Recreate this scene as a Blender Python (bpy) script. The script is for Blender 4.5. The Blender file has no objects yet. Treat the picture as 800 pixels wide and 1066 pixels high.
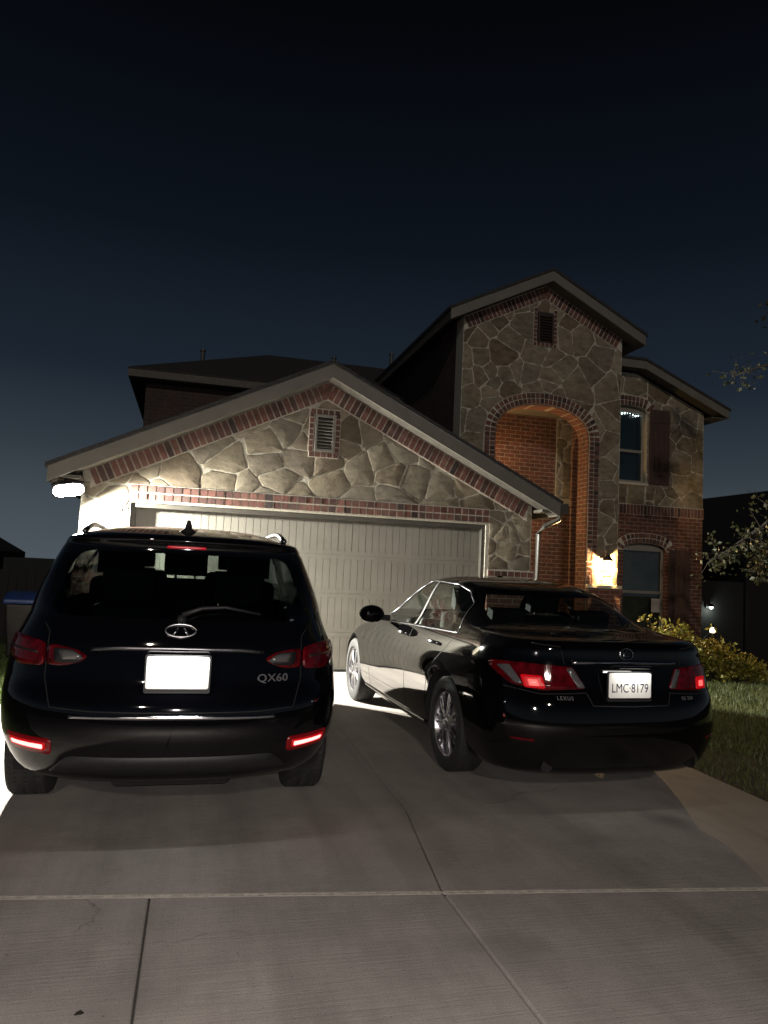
import bpy, bmesh, math, random
import numpy as np
from mathutils import Vector, Matrix
from mathutils.bvhtree import BVHTree
R = math.radians
random.seed(7)
SC = bpy.context.scene
COL = SC.collection

# ------------------------------------------------------------------ camera
def camera():
    f, h, yaw, pitch, roll = 764.27, 1.405, R(14.604), R(4.594), R(2.694)
    fw = Vector((math.sin(yaw)*math.cos(pitch), math.cos(yaw)*math.cos(pitch), math.sin(pitch)))
    r0 = Vector((math.cos(yaw), -math.sin(yaw), 0))
    u0 = r0.cross(fw)
    rt = r0*math.cos(roll) + u0*math.sin(roll)
    up = u0*math.cos(roll) - r0*math.sin(roll)
    cd = bpy.data.cameras.new('camera'); co = bpy.data.objects.new('camera', cd); COL.objects.link(co)
    m = Matrix.Identity(4)
    for i in range(3):
        m[i][0], m[i][1], m[i][2] = rt[i], up[i], -fw[i]
    m[2][3] = h
    co.matrix_world = m
    cd.sensor_fit = 'HORIZONTAL'; cd.sensor_width = 36; cd.lens = f/800*36
    cd.clip_start = 0.05; cd.clip_end = 600
    SC.camera = co
camera()

# ------------------------------------------------------------------ night sky, moon and street glow, exposure
SKY = 1.0
MOON = 0.46
FLOOD = 9400.0
PORCH = 560.0
PORCH_IN = 210.0
FLASH = 300.0
PLATE_FILL = 1.3  # strength of the fill lights added at the plates
w = bpy.data.worlds.new('World'); SC.world = w; w.use_nodes = True
nt = w.node_tree; bg = nt.nodes['Background']
tc = nt.nodes.new('ShaderNodeTexCoord'); sx = nt.nodes.new('ShaderNodeSeparateXYZ')
nt.links.new(tc.outputs['Generated'], sx.inputs[0])
rp = nt.nodes.new('ShaderNodeValToRGB'); nt.links.new(sx.outputs['Z'], rp.inputs[0])
stops = [(0.0, (.074, .092, .108)), (.07, (.056, .071, .085)), (.14, (.031, .042, .054)), (.24, (.0120, .0190, .0295)),
         (.41, (.0044, .0070, .0118)), (.62, (.0013, .0018, .0031))]
er = rp.color_ramp
while len(er.elements) < len(stops): er.elements.new(.5)
for e, (p, c) in zip(er.elements, stops): e.position = p; e.color = (*c, 1)
nt.links.new(rp.outputs[0], bg.inputs[0]); bg.inputs[1].default_value = SKY
sd = bpy.data.lights.new('sun', 'SUN'); so = bpy.data.objects.new('sun', sd); COL.objects.link(so)
sd.energy = MOON; sd.angle = R(1.5); sd.color = (1, .87, .75)
so.rotation_euler = Vector((.16, .92, -.36)).to_track_quat('-Z', 'Y').to_euler()
fd = bpy.data.lights.new('phone_flash', 'POINT'); fo = bpy.data.objects.new('phone_flash', fd); COL.objects.link(fo)
fd.energy = FLASH; fd.color = (1, .91, .86); fd.shadow_soft_size = .006; fo.location = (-.02, -.01, 1.425)
SC.view_settings.view_transform = 'Standard'; SC.view_settings.look = 'None'
SC.view_settings.exposure = 0; SC.view_settings.gamma = 1
SC.cycles.use_denoising = True
SC.cycles.max_bounces = 8; SC.cycles.transparent_max_bounces = 16
SC.cycles.sample_clamp_indirect = 2.5; SC.cycles.sample_clamp_direct = 0
SC.cycles.caustics_reflective = False; SC.cycles.caustics_refractive = False

# ------------------------------------------------------------------ node helpers
class NT:
    def __init__(s, name):
        s.m = bpy.data.materials.new(name); s.m.use_nodes = True
        s.t = s.m.node_tree; s.b = s.t.nodes['Principled BSDF']; s.out = s.t.nodes['Material Output']
    def n(s, typ, **kw):
        k = s.t.nodes.new(typ)
        for a, v in kw.items(): setattr(k, a, v)
        return k
    def l(s, a, b): s.t.links.new(a, b)
    def ramp(s, src, stops, interp='LINEAR'):
        r = s.n('ShaderNodeValToRGB'); r.color_ramp.interpolation = interp
        e = r.color_ramp
        while len(e.elements) < len(stops): e.elements.new(.5)
        for q, (p, c) in zip(e.elements, stops):
            q.position = p; q.color = (*c, 1) if len(c) == 3 else c
        s.l(src, r.inputs[0]); return r.outputs[0]
    def math(s, op, a, b=None, c=None):
        k = s.n('ShaderNodeMath', operation=op)
        for i, v in enumerate((a, b, c)):
            if v is None: continue
            if isinstance(v, (int, float)): k.inputs[i].default_value = v
            else: s.l(v, k.inputs[i])
        return k.outputs[0]
    def mix(s, f, a, b, blend='MIX'):
        k = s.n('ShaderNodeMix', data_type='RGBA', blend_type=blend)
        for sock, v in ((k.inputs['Factor'], f), (k.inputs[6], a), (k.inputs[7], b)):
            if isinstance(v, (int, float)): sock.default_value = v
            elif isinstance(v, tuple): sock.default_value = (*v, 1)
            else: s.l(v, sock)
        return k.outputs[2]
    def noise(s, vec, scale, detail=4, rough=.55):
        k = s.n('ShaderNodeTexNoise'); k.inputs['Scale'].default_value = scale
        k.inputs['Detail'].default_value = detail; k.inputs['Roughness'].default_value = rough
        if vec is not None: s.l(vec, k.inputs['Vector'])
        return k
    def coord(s): return s.n('ShaderNodeTexCoord').outputs['Object']
    def wall_uv(s):
        sp = s.n('ShaderNodeSeparateXYZ'); s.l(s.coord(), sp.inputs[0])
        cb = s.n('ShaderNodeCombineXYZ')
        s.l(s.math('ADD', sp.outputs[0], sp.outputs[1]), cb.inputs[0]); s.l(sp.outputs[2], cb.inputs[1])
        return cb.outputs[0]
    def bump(s, h, strength=.5, dist=.01):
        k = s.n('ShaderNodeBump'); k.inputs['Strength'].default_value = strength; k.inputs['Distance'].default_value = dist
        s.l(h, k.inputs['Height']); s.l(k.outputs[0], s.b.inputs['Normal'])
    def set(s, **kw):
        for k, v in kw.items():
            sock = s.b.inputs[k.replace('_', ' ')]
            if isinstance(v, tuple): sock.default_value = (*v, 1)
            elif isinstance(v, (int, float)): sock.default_value = v
            else: s.l(v, sock)
        return s

def plain(name, col, rough=.5, metal=0, var=.25, nscale=9, bump=0, **kw):
    t = NT(name); n = t.noise(t.coord(), nscale, 5)
    lo = tuple(c*(1-var) for c in col); hi = tuple(min(1, c*(1+var)) for c in col)
    t.set(Base_Color=t.ramp(n.outputs[0], [(.3, lo), (.7, hi)]), Metallic=metal,
          Roughness=t.math('MULTIPLY_ADD', n.outputs[0], .2, rough-.1))
    if bump: t.bump(n.outputs[0], bump, .004)
    for k, v in kw.items(): t.set(**{k: v})
    return t.m

def stone_mat(name, cols, mortar, scale=2.0):
    t = NT(name); uv = t.wall_uv()
    mp = t.n('ShaderNodeMapping'); mp.inputs['Scale'].default_value = (1, 1.3, 1); t.l(uv, mp.inputs[0])
    nz = t.noise(mp.outputs[0], 1.7, 3)
    v1 = t.n('ShaderNodeVectorMath', operation='SUBTRACT'); t.l(nz.outputs['Color'], v1.inputs[0]); v1.inputs[1].default_value = (.5, .5, .5)
    v2 = t.n('ShaderNodeVectorMath', operation='SCALE'); t.l(v1.outputs[0], v2.inputs[0]); v2.inputs['Scale'].default_value = .30
    v3 = t.n('ShaderNodeVectorMath', operation='ADD'); t.l(mp.outputs[0], v3.inputs[0]); t.l(v2.outputs[0], v3.inputs[1])
    def vor(feat):
        k = t.n('ShaderNodeTexVoronoi', voronoi_dimensions='2D', feature=feat)
        k.inputs['Scale'].default_value = scale; k.inputs['Randomness'].default_value = 1; t.l(v3.outputs[0], k.inputs['Vector']); return k
    de = vor('DISTANCE_TO_EDGE'); f1 = vor('F1')
    sp = t.n('ShaderNodeSeparateColor'); t.l(f1.outputs['Color'], sp.inputs[0])
    base = t.ramp(sp.outputs[0], [(i/(len(cols)-1), c) for i, c in enumerate(cols)])
    fine = t.noise(uv, 9, 8, .65)
    base = t.mix(.85, base, t.ramp(fine.outputs[0], [(.28, (.42, .40, .36)), (.72, (1.4, 1.36, 1.28))]), 'MULTIPLY')
    base = t.mix(.6, base, t.ramp(t.noise(uv, 3.1, 7, .7).outputs[0], [(.3, (.55, .52, .48)), (.7, (1.3, 1.3, 1.28))]), 'MULTIPLY')
    wob = t.noise(uv, 14, 3)
    d = t.math('ADD', de.outputs['Distance'], t.math('MULTIPLY_ADD', wob.outputs[0], .05, -.025))
    mask = t.ramp(d, [(.016, (0, 0, 0)), (.030, (1, 1, 1))])
    mort = t.mix(.6, mortar, t.ramp(t.noise(uv, 30, 4).outputs[0], [(.3, (.6, .6, .6)), (.7, (1.2, 1.2, 1.2))]), 'MULTIPLY')
    t.set(Base_Color=t.mix(mask, mort, base), Roughness=.9)
    h = t.math('ADD', t.ramp(d, [(.015, (0, 0, 0)), (.05, (1, 1, 1))]), t.math('MULTIPLY', t.noise(uv, 5, 9, .6).outputs[0], 1.3))
    t.bump(h, .55, .025)
    return t.m

def flag_mat(name):
    t = NT(name); g = t.n('ShaderNodeNewGeometry'); uv = t.coord()
    b = t.ramp(g.outputs['Random Per Island'], [(0, (.105, .085, .060)), (.18, (.215, .188, .138)), (.36, (.165, .148, .118)), (.54, (.27, .24, .18)), (.7, (.135, .108, .074)), (.85, (.20, .182, .146)), (1, (.25, .212, .15))])
    mp = t.n('ShaderNodeMapping'); mp.inputs['Scale'].default_value = (1, 1, 1.9); mp.inputs['Rotation'].default_value = (0, .35, 0); t.l(uv, mp.inputs[0])
    f = t.noise(mp.outputs[0], 7, 9, .66); m2 = t.noise(uv, 2.6, 6, .65); pit = t.noise(uv, 34, 5, .7)
    b = t.mix(.9, b, t.ramp(f.outputs[0], [(.27, (.45, .42, .37)), (.5, (1, 1, 1)), (.74, (1.42, 1.38, 1.3))]), 'MULTIPLY')
    b = t.mix(.7, b, t.ramp(m2.outputs[0], [(.3, (.6, .55, .48)), (.7, (1.25, 1.26, 1.26))]), 'MULTIPLY')
    b = t.mix(t.ramp(pit.outputs[0], [(.62, (0, 0, 0)), (.75, (.6, .6, .6))]), b, (.07, .055, .038))
    t.set(Base_Color=b, Roughness=.9)
    t.bump(t.math('ADD', f.outputs[0], t.math('MULTIPLY', pit.outputs[0], .35)), .5, .013)
    return t.m

def brick_mat(name, c1, c2, mortar, soldier=False):
    t = NT(name); uv = t.wall_uv()
    k = t.n('ShaderNodeTexBrick'); t.l(uv, k.inputs['Vector'])
    k.inputs['Color1'].default_value = (*c1, 1); k.inputs['Color2'].default_value = (*c2, 1); k.inputs['Mortar'].default_value = (*mortar, 1)
    k.inputs['Scale'].default_value = 1; k.inputs['Brick Width'].default_value = .215; k.inputs['Row Height'].default_value = .078
    k.inputs['Mortar Size'].default_value = .006; k.inputs['Mortar Smooth'].default_value = .15; k.inputs['Bias'].default_value = 0
    n = t.noise(uv, 11, 6, .6)
    big = t.noise(uv, 1.3, 3)
    c = t.mix(.7, k.outputs['Color'], t.ramp(n.outputs[0], [(.25, (.45, .45, .45)), (.75, (1.35, 1.3, 1.25))]), 'MULTIPLY')
    c = t.mix(.5, c, t.ramp(big.outputs[0], [(.3, (.6, .6, .62)), (.7, (1.2, 1.2, 1.2))]), 'MULTIPLY')
    t.set(Base_Color=c, Roughness=.88)
    t.bump(t.math('ADD', t.math('SUBTRACT', 1, k.outputs['Fac']), t.math('MULTIPLY', n.outputs[0], .5)), .7, .012)
    return t.m

def island_brick(name):
    t = NT(name); g = t.n('ShaderNodeNewGeometry'); c = t.coord(); n = t.noise(c, 16, 6, .6)
    b = t.ramp(g.outputs['Random Per Island'], [(0, (.035, .026, .026)), (.22, (.09, .042, .036)), (.45, (.145, .062, .048)), (.65, (.115, .055, .045)), (.85, (.185, .090, .070)), (1, (.05, .034, .033))])
    t.set(Base_Color=t.mix(.7, b, t.ramp(n.outputs[0], [(.3, (.55, .55, .55)), (.7, (1.3, 1.28, 1.25))]), 'MULTIPLY'), Roughness=.88)
    t.bump(n.outputs[0], .5, .006)
    return t.m

def concrete_mat(name):
    t = NT(name); c = t.coord()
    big = t.noise(c, .55, 5, .6); mid = t.noise(c, 3.2, 6, .65); fine = t.noise(c, 160, 3, .7); sp = t.noise(c, 45, 2)
    b = t.ramp(big.outputs[0], [(.3, (.290, .265, .243)), (.7, (.400, .367, .338))])
    b = t.mix(.55, b, t.ramp(mid.outputs[0], [(.3, (.72, .72, .72)), (.7, (1.18, 1.17, 1.15))]), 'MULTIPLY')
    b = t.mix(.45, b, t.ramp(fine.outputs[0], [(.3, (.6, .6, .6)), (.7, (1.3, 1.3, 1.3))]), 'MULTIPLY')
    b = t.mix(t.ramp(sp.outputs[0], [(.70, (0, 0, 0)), (.78, (.5, .5, .5))]), b, (.12, .11, .10))
    mp = t.n('ShaderNodeMapping'); mp.inputs['Scale'].default_value = (2.2, .22, 1); t.l(c, mp.inputs[0])
    st = t.noise(mp.outputs[0], 1.6, 5, .6)
    b = t.mix(.5, b, t.ramp(st.outputs[0], [(.36, (.66, .65, .64)), (.56, (1.08, 1.08, 1.08))]), 'MULTIPLY')
    v = t.n('ShaderNodeTexVoronoi', feature='DISTANCE_TO_EDGE'); v.inputs['Scale'].default_value = .55
    wv = t.n('ShaderNodeVectorMath', operation='MULTIPLY_ADD'); t.l(mid.outputs['Color'], wv.inputs[0]); wv.inputs[1].default_value = (.35, .35, 0); t.l(c, wv.inputs[2]); t.l(wv.outputs[0], v.inputs['Vector'])
    crk = t.math('MULTIPLY', t.ramp(v.outputs['Distance'], [(.0015, (1, 1, 1)), (.004, (0, 0, 0))]), t.ramp(big.outputs[0], [(.52, (0, 0, 0)), (.60, (.6, .6, .6))]))
    b = t.mix(crk, b, (.06, .055, .05))
    oil = t.noise(c, 1.15, 2, .4)
    b = t.mix(t.ramp(oil.outputs[0], [(.665, (0, 0, 0)), (.75, (.6, .6, .6))]), b, (.085, .08, .075))
    mb = t.n('ShaderNodeMapping'); mb.inputs['Scale'].default_value = (2.5, 75, 1); t.l(c, mb.inputs[0])
    broom = t.noise(mb.outputs[0], 1.0, 4, .6)
    b = t.mix(.18, b, t.ramp(broom.outputs[0], [(.3, (.78, .78, .78)), (.7, (1.16, 1.16, 1.16))]), 'MULTIPLY')
    grit = t.noise(c, 75, 1, .5)
    b = t.mix(t.ramp(grit.outputs[0], [(.73, (0, 0, 0)), (.78, (.75, .75, .75))]), b, (.07, .065, .06))
    t.set(Base_Color=b, Roughness=t.ramp(mid.outputs[0], [(.3, (.7, .7, .7)), (.7, (.9, .9, .9))]))
    t.bump(t.math('ADD', t.math('ADD', fine.outputs[0], broom.outputs[0]), t.math('MULTIPLY', mid.outputs[0], .8)), .45, .006)
    return t.m

def emit(name, col, s, base=(.8, .8, .8)):
    t = NT(name); t.set(Base_Color=base, Roughness=.3)
    t.b.inputs['Emission Color'].default_value = (*col, 1); t.b.inputs['Emission Strength'].default_value = s
    return t.m

def glass(name, tint, rough=.0, gl=.9):
    t = NT(name); t.t.nodes.remove(t.b)
    tr = t.n('ShaderNodeBsdfTransparent'); tr.inputs[0].default_value = (*tint, 1)
    g = t.n('ShaderNodeBsdfGlossy'); g.inputs['Color'].default_value = (gl, gl, gl, 1); g.inputs['Roughness'].default_value = rough
    fr = t.n('ShaderNodeLayerWeight'); fr.inputs[0].default_value = .5
    fc = t.math('MULTIPLY_ADD', t.math('POWER', fr.outputs['Facing'], 5.0), .92, .075)
    mx = t.n('ShaderNodeMixShader'); t.l(fc, mx.inputs[0]); t.l(tr.outputs[0], mx.inputs[1]); t.l(g.outputs[0], mx.inputs[2])
    t.l(mx.outputs[0], t.out.inputs[0]); return t.m

def paint_mat(name, col):
    t = NT(name); n = t.noise(t.coord(), 5, 6, .6); f = t.noise(t.coord(), 60, 3)
    t.set(Base_Color=col, Metallic=.0, Roughness=t.math('MULTIPLY_ADD', n.outputs[0], .06, .01), Specular_IOR_Level=.55)
    return t.m

def lens_mat():
    t = NT('red_lens'); wv = t.n('ShaderNodeTexWave', bands_direction='X'); wv.inputs['Scale'].default_value = 28; wv.inputs['Distortion'].default_value = .4
    t.l(t.coord(), wv.inputs['Vector']); n = t.noise(t.coord(), 22, 4)
    t.set(Base_Color=t.ramp(n.outputs[0], [(.3, (.035, .0008, .002)), (.7, (.13, .003, .007))]), Roughness=.04)
    t.bump(wv.outputs['Fac'], .04, .002); return t.m
M = dict(
 mortarwall=plain('pale_mortar', (.43, .405, .335), .95, bump=.4, nscale=30), flag=flag_mat('flagstone'), stone=stone_mat('tan_flagstone', [(.12, .095, .062), (.24, .20, .135), (.18, .155, .115), (.30, .255, .175), (.155, .118, .075), (.26, .225, .16)], (.40, .37, .30)),
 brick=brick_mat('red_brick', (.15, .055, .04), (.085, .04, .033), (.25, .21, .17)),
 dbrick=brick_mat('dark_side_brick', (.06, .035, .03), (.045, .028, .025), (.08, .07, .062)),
 soldier=island_brick('soldier_brick'),
 mortar=plain('mortar', (.46, .43, .36), .9, bump=.4, nscale=40),
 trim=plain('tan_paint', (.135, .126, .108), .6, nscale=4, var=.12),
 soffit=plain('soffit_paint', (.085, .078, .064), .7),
 door=plain('door_paint', (.175, .166, .142), .45, nscale=3, var=.08, bump=.05),
 frame=plain('window_frame_paint', (.24, .225, .19), .5, var=.08),
 shutter=plain('brown_shutter_paint', (.055, .03, .024), .5),
 vent=plain('vent_metal', (.16, .15, .13), .5),
 shingle=plain('dark_shingle', (.03, .029, .03), .9, nscale=25, var=.5, bump=.5),
 gutter=plain('gutter_metal', (.06, .056, .047), .4, var=.1),
 pipe=plain('pipe_metal', (.05, .05, .05), .5),
 concrete=concrete_mat('driveway_concrete'),
 joint=plain('joint_filler', (.50, .47, .40), .9, nscale=30, var=.35, bump=.4),
 groove=plain('groove_dirt', (.05, .047, .042), .95, nscale=40),
 soil=plain('lawn_soil', (.030, .036, .014), .95, nscale=6, var=.6, bump=.6),
 dark=plain('dark_wall', (.007, .0065, .006), .9),
 darkroof=plain('dark_roof', (.004, .004, .0045), .9),
 fence=plain('fence_wood', (.012, .011, .011), .85, nscale=12, var=.4),
 suvpaint=paint_mat('black_blue_paint', (.0018, .0019, .0028)),
 sedpaint=paint_mat('black_paint', (.0018, .0018, .002)),
 blackplastic=plain('black_plastic', (.012, .012, .013), .55, nscale=60, var=.3),
 rubber=plain('tyre_rubber', (.016, .016, .016), .75, nscale=70, var=.4, bump=.3),
 tread=plain('tyre_tread', (.020, .019, .018), .85, nscale=50, var=.4, bump=.5),
 chrome=plain('chrome', (.62, .62, .64), .16, 1, var=.06),
 badge=plain('badge_satin', (.14, .14, .145), .45, .3, var=.05), alloy=plain('alloy', (.42, .42, .44), .28, 1, var=.1),
 dalloy=plain('dark_alloy', (.16, .16, .17), .3, 1, var=.1),
 cabin=plain('cabin_fabric', (.005, .005, .0055), .85, nscale=80, var=.3),
 liner=plain('wheel_well', (.006, .006, .006), .9),
 tglass=glass('privacy_glass', (.20, .23, .22)), cglass=glass('clear_glass', (.80, .86, .84)), rglass=glass('tinted_glass', (.42, .46, .45)), dglass=glass('door_glass', (.78, .85, .82)), mould=plain('bright_moulding', (.20, .21, .23), .22, 1, var=.06),
 sglass=glass('side_glass', (.13, .15, .145)),
 lens=lens_mat(),
 clens=NT('clear_lens').set(Base_Color=(.20, .195, .195), Roughness=.18, Metallic=.6, Coat_Weight=1.0).m,
 refl=emit('painted_glow_reflector', (1, .22, .20), 4.5, (.5, .02, .02)), refldim=emit('faint_painted_halo', (1, .004, .01), .045, (.12, .002, .004)), reflhalo=emit('red_painted_halo', (1, .006, .012), .34, (.3, .004, .008)),  # emission imitates flash thrown back by reflectors; halo tiers paint its spread
 reflsoft=emit('painted_glow_spot', (1, .07, .06), 3.0, (.5, .02, .02)),  # painted glow of a tail reflector, the brake lamp is off
 chmsl=NT('dim_brake_lens').set(Base_Color=(.30, .006, .012), Roughness=.2, Emission_Color=(1, .03, .06), Emission_Strength=.22).m,
 plate=plain('plate_white', (.82, .82, .78), .5, var=.03),
 ink=plain('plate_ink', (.02, .022, .05), .6),
 floodlens=emit('flood_lens', (1, .98, .9), 120),
 flame=emit('lantern_glow', (1, .62, .22), 26),
 bead=emit('bulb_glow', (.95, 1, 1), 6),
 coolglow=emit('cool_lamp_glow', (.85, 1, .9), 9),
 warmglow=emit('warm_lamp_glow', (1, .75, .4), 7),
 iron=plain('black_iron', (.015, .014, .013), .5),
 bark=plain('bark', (.06, .05, .04), .95, nscale=14, var=.5, bump=.8),
 blue=plain('blue_lid_plastic', (.012, .030, .11), .45, var=.12),
 brownbin=plain('brown_bin_plastic', (.012, .009, .008), .5),
 curtain=plain('window_blind', (.10, .085, .06), .8),
 pane=NT('dark_pane').set(Base_Color=(.010, .014, .017), Roughness=.04, Specular_IOR_Level=.9).m,
 white=plain('white_card', (.55, .53, .48), .6, var=.05),
 leafdebris=plain('dead_leaf', (.02, .015, .01), .9),
)
def leaf_mat(name, a, b, trans=.25):
    t = NT(name); g = t.n('ShaderNodeNewGeometry')
    c = t.ramp(g.outputs['Random Per Island'], [(0, a), (.6, tuple((p+q)/2 for p, q in zip(a, b))), (1, b)])
    t.set(Base_Color=c, Roughness=.5, Transmission_Weight=0)
    tl = t.n('ShaderNodeBsdfTranslucent'); t.l(c, tl.inputs[0])
    mx = t.n('ShaderNodeMixShader'); mx.inputs[0].default_value = trans
    t.l(t.b.outputs[0], mx.inputs[1]); t.l(tl.outputs[0], mx.inputs[2]); t.l(mx.outputs[0], t.out.inputs[0])
    return t.m
M['oakleaf'] = leaf_mat('oak_leaf', (.032, .040, .017), (.085, .092, .048))
M['shrubleaf'] = leaf_mat('golden_shrub_leaf', (.13, .135, .018), (.34, .29, .05))
M['grass'] = leaf_mat('grass_blade', (.055, .075, .018), (.14, .155, .05))
M['grassl'] = leaf_mat('grass_blade_side', (.05, .085, .015), (.11, .15, .035))

# ------------------------------------------------------------------ object helpers
def empty(name, loc, label=None, cat=None, group=None, rz=0, kind=None):
    o = bpy.data.objects.new(name, None); COL.objects.link(o); o.location = loc; o.rotation_euler.z = rz
    o.empty_display_size = .2
    tag(o, label, cat, group, kind); return o
def tag(o, label=None, cat=None, group=None, kind=None):
    if label: o['label'] = label
    if cat: o['category'] = cat
    if group: o['group'] = group
    if kind: o['kind'] = kind
    return o
def base(parent):
    v = Vector((0, 0, 0))
    while parent is not None:
        v += parent.location; parent = parent.parent
    return v
class MB:
    """collects shapes (given in world coordinates) and links them as one mesh object"""
    def __init__(s): s.v = []; s.f = []
    def add(s, vs, fs):
        o = len(s.v); s.v += [tuple(p) for p in vs]; s.f += [tuple(i+o for i in f) for f in fs]; return s
    def box(s, x0, x1, y0, y1, z0, z1):
        return s.add([(x0,y0,z0),(x1,y0,z0),(x1,y1,z0),(x0,y1,z0),(x0,y0,z1),(x1,y0,z1),(x1,y1,z1),(x0,y1,z1)],
                     [(0,3,2,1),(4,5,6,7),(0,1,5,4),(1,2,6,5),(2,3,7,6),(3,0,4,7)])
    def prism(s, poly, a, b, axis='y'):
        n = len(poly)
        def P(p, t): return (p[0], t, p[1]) if axis == 'y' else ((t, p[0], p[1]) if axis == 'x' else (p[0], p[1], t))
        vs = [P(p, a) for p in poly] + [P(p, b) for p in poly]
        fs = [tuple(range(n)), tuple(range(2*n-1, n-1, -1))] + [(i, i+n, (i+1) % n + n, (i+1) % n) for i in range(n)]
        return s.add(vs, fs)
    def obox(s, c, ax, ay, az, hx, hy, hz):
        c = Vector(c); vs = []
        for k in (-1, 1):
            for i, j in ((-1,-1),(1,-1),(1,1),(-1,1)): vs.append(c + ax*(i*hx) + ay*(j*hy) + az*(k*hz))
        return s.add(vs, [(0,3,2,1),(4,5,6,7),(0,1,5,4),(1,2,6,5),(2,3,7,6),(3,0,4,7)])
    def tube(s, pts, rad, n=8, cap=True):
        pts = [Vector(p) for p in pts]; rad = rad if isinstance(rad, (list, tuple)) else [rad]*len(pts)
        vs = []; fs = []
        for i, p in enumerate(pts):
            d = (pts[min(i+1, len(pts)-1)] - pts[max(i-1, 0)]).normalized()
            a = d.cross(Vector((0, 0, 1))); a = d.cross(Vector((1, 0, 0))) if a.length < .05 else a
            a.normalize(); b = d.cross(a)
            for k in range(n):
                t = 2*math.pi*k/n; vs.append(p + a*math.cos(t)*rad[i] + b*math.sin(t)*rad[i])
        for i in range(len(pts)-1):
            for k in range(n): fs.append((i*n+k, i*n+(k+1) % n, (i+1)*n+(k+1) % n, (i+1)*n+k))
        if cap: fs += [tuple(range(n-1, -1, -1)), tuple(range(len(vs)-n, len(vs)))]
        return s.add(vs, fs)
    def lathe(s, prof, c, axis='x', n=32, close=False):
        """prof: (offset along axis, radius)"""
        c = Vector(c); vs = []; fs = []; m = len(prof)
        for k in range(n):
            t = 2*math.pi*k/n; ca, sa = math.cos(t), math.sin(t)
            for (a, r) in prof:
                d = (a, r*ca, r*sa) if axis == 'x' else ((r*ca, a, r*sa) if axis == 'y' else (r*ca, r*sa, a))
                vs.append(c + Vector(d))
        for k in range(n):
            k2 = (k+1) % n
            for i in range(m-1): fs.append((k*m+i, k*m+i+1, k2*m+i+1, k2*m+i))
            if close: fs.append((k*m+m-1, k*m, k2*m, k2*m+m-1))
        return s.add(vs, fs)
    def build(s, name, mat, parent=None, smooth=False, bevel=0, solid=0, local=False, recalc=True):
        b = Vector((0, 0, 0)) if local else base(parent)
        me = bpy.data.meshes.new(name); me.from_pydata([tuple(Vector(p)-b) for p in s.v], [], s.f); me.update()
        if recalc:
            bm = bmesh.new(); bm.from_mesh(me); bmesh.ops.recalc_face_normals(bm, faces=bm.faces); bm.to_mesh(me); bm.free()
        o = bpy.data.objects.new(name, me); COL.objects.link(o); me.materials.append(mat)
        if parent: o.parent = parent
        if smooth is not False:
            me.shade_smooth()
            if smooth is not True: me.set_sharp_from_angle(angle=R(smooth))
        if solid:
            k = o.modifiers.new('solid', 'SOLIDIFY'); k.thickness = solid; k.offset = -1
        if bevel:
            k = o.modifiers.new('bevel', 'BEVEL'); k.width = bevel; k.segments = 2; k.limit_method = 'ANGLE'; k.angle_limit = R(40)
        return o
def struct(o): o['kind'] = 'structure'; return o

# ------------------------------------------------------------------ ground, lawn, driveway
YG = 9.91           # garage front
def zground(x, y):
    z = -.03
    if x > 10.8: z -= min(1.5, .17*(x-10.8))
    return z
def ground():
    m = MB()
    xs = [-300, -80, -30, -12, -6, -3, 0, 4, 8, 10.8, 13, 16, 20, 26, 40, 90, 300]; ys = [-120, -30, -10, 0, 5, 10, 15, 20, 30, 60, 140, 350]
    vs = [(x, y, zground(x, y)) for y in ys for x in xs]; n = len(xs)
    m.add(vs, [(j*n+i, j*n+i+1, (j+1)*n+i+1, (j+1)*n+i) for j in range(len(ys)-1) for i in range(n-1)])
    struct(m.build('ground', M['soil']))
ground()
def jy(x): return 3.319 - .122*x
def slab(polys, name):
    m = MB()
    for p in polys: m.prism(p, -.10, 0, 'z')
    o = m.build(name, M['concrete'], bevel=.008); return struct(o)
g = .0034
def xc(y): return 1.18 + .14*(y-3.17) if y < 4.3 else 1.338 + .02*(y-4.3)
LX = -1.62
up_l = [(LX, jy(LX)+.011), (xc(3.17)-g, jy(1.18)+.011), (xc(4.3)-.002, 4.3), (xc(9.9)-.0015, 10.0), (LX, 10.0)]
up_r = [(xc(3.17)+g, jy(1.18)+.011), (2.78, jy(2.78)+.011), (3.55, 3.35), (3.80, 4.0), (3.86, 5.0), (4.1, 7.0), (4.9, 8.6), (4.95, 10.0), (xc(9.9)+.0015, 10.0), (xc(4.3)+.002, 4.3)]
slab([up_l, up_r], 'driveway')
lo1 = [(-7, -4), (-.14-g, -4), (-.07-g, jy(-.07)-.011), (-7, jy(-7)-.011)]
lo2 = [(-.14+g, -4), (1.18-g, -4), (1.18-g, jy(1.18)-.011), (-.07+g, jy(-.07)-.011)]
lo3 = [(1.18+g, -4), (6.5, -4), (6.5, jy(6.5)-.011), (1.18+g, jy(1.18)-.011)]
slab([lo1, lo2, lo3], 'pavement')
def joint():
    m = MB(); rnd = random.Random(3); n = 90; x0, x1 = -1.62, 2.78
    top = []; bot = []
    for i in range(n+1):
        x = x0 + (x1-x0)*i/n; y = jy(x)
        top.append((x, y+.0125+rnd.uniform(-.003, .003), .0)); bot.append((x, y-.0125-rnd.uniform(-.003, .003), .0))
    m.add([(p[0], p[1], .001) for p in top+bot], [(i, n+1+i, n+2+i, i+1) for i in range(n)])
    struct(m.build('joint_strip', M['joint']))
    m = MB(); m.add([(LX+.02, 3.0, -.014), (-.0+LX, -4, -.014), (6.4, -4, -.014), (3.8, 9.9, -.014), (LX+.02, 9.9, -.014)], [(0, 1, 2, 3, 4)])
    struct(m.build('driveway_bed', M['groove']))
joint()
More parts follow.
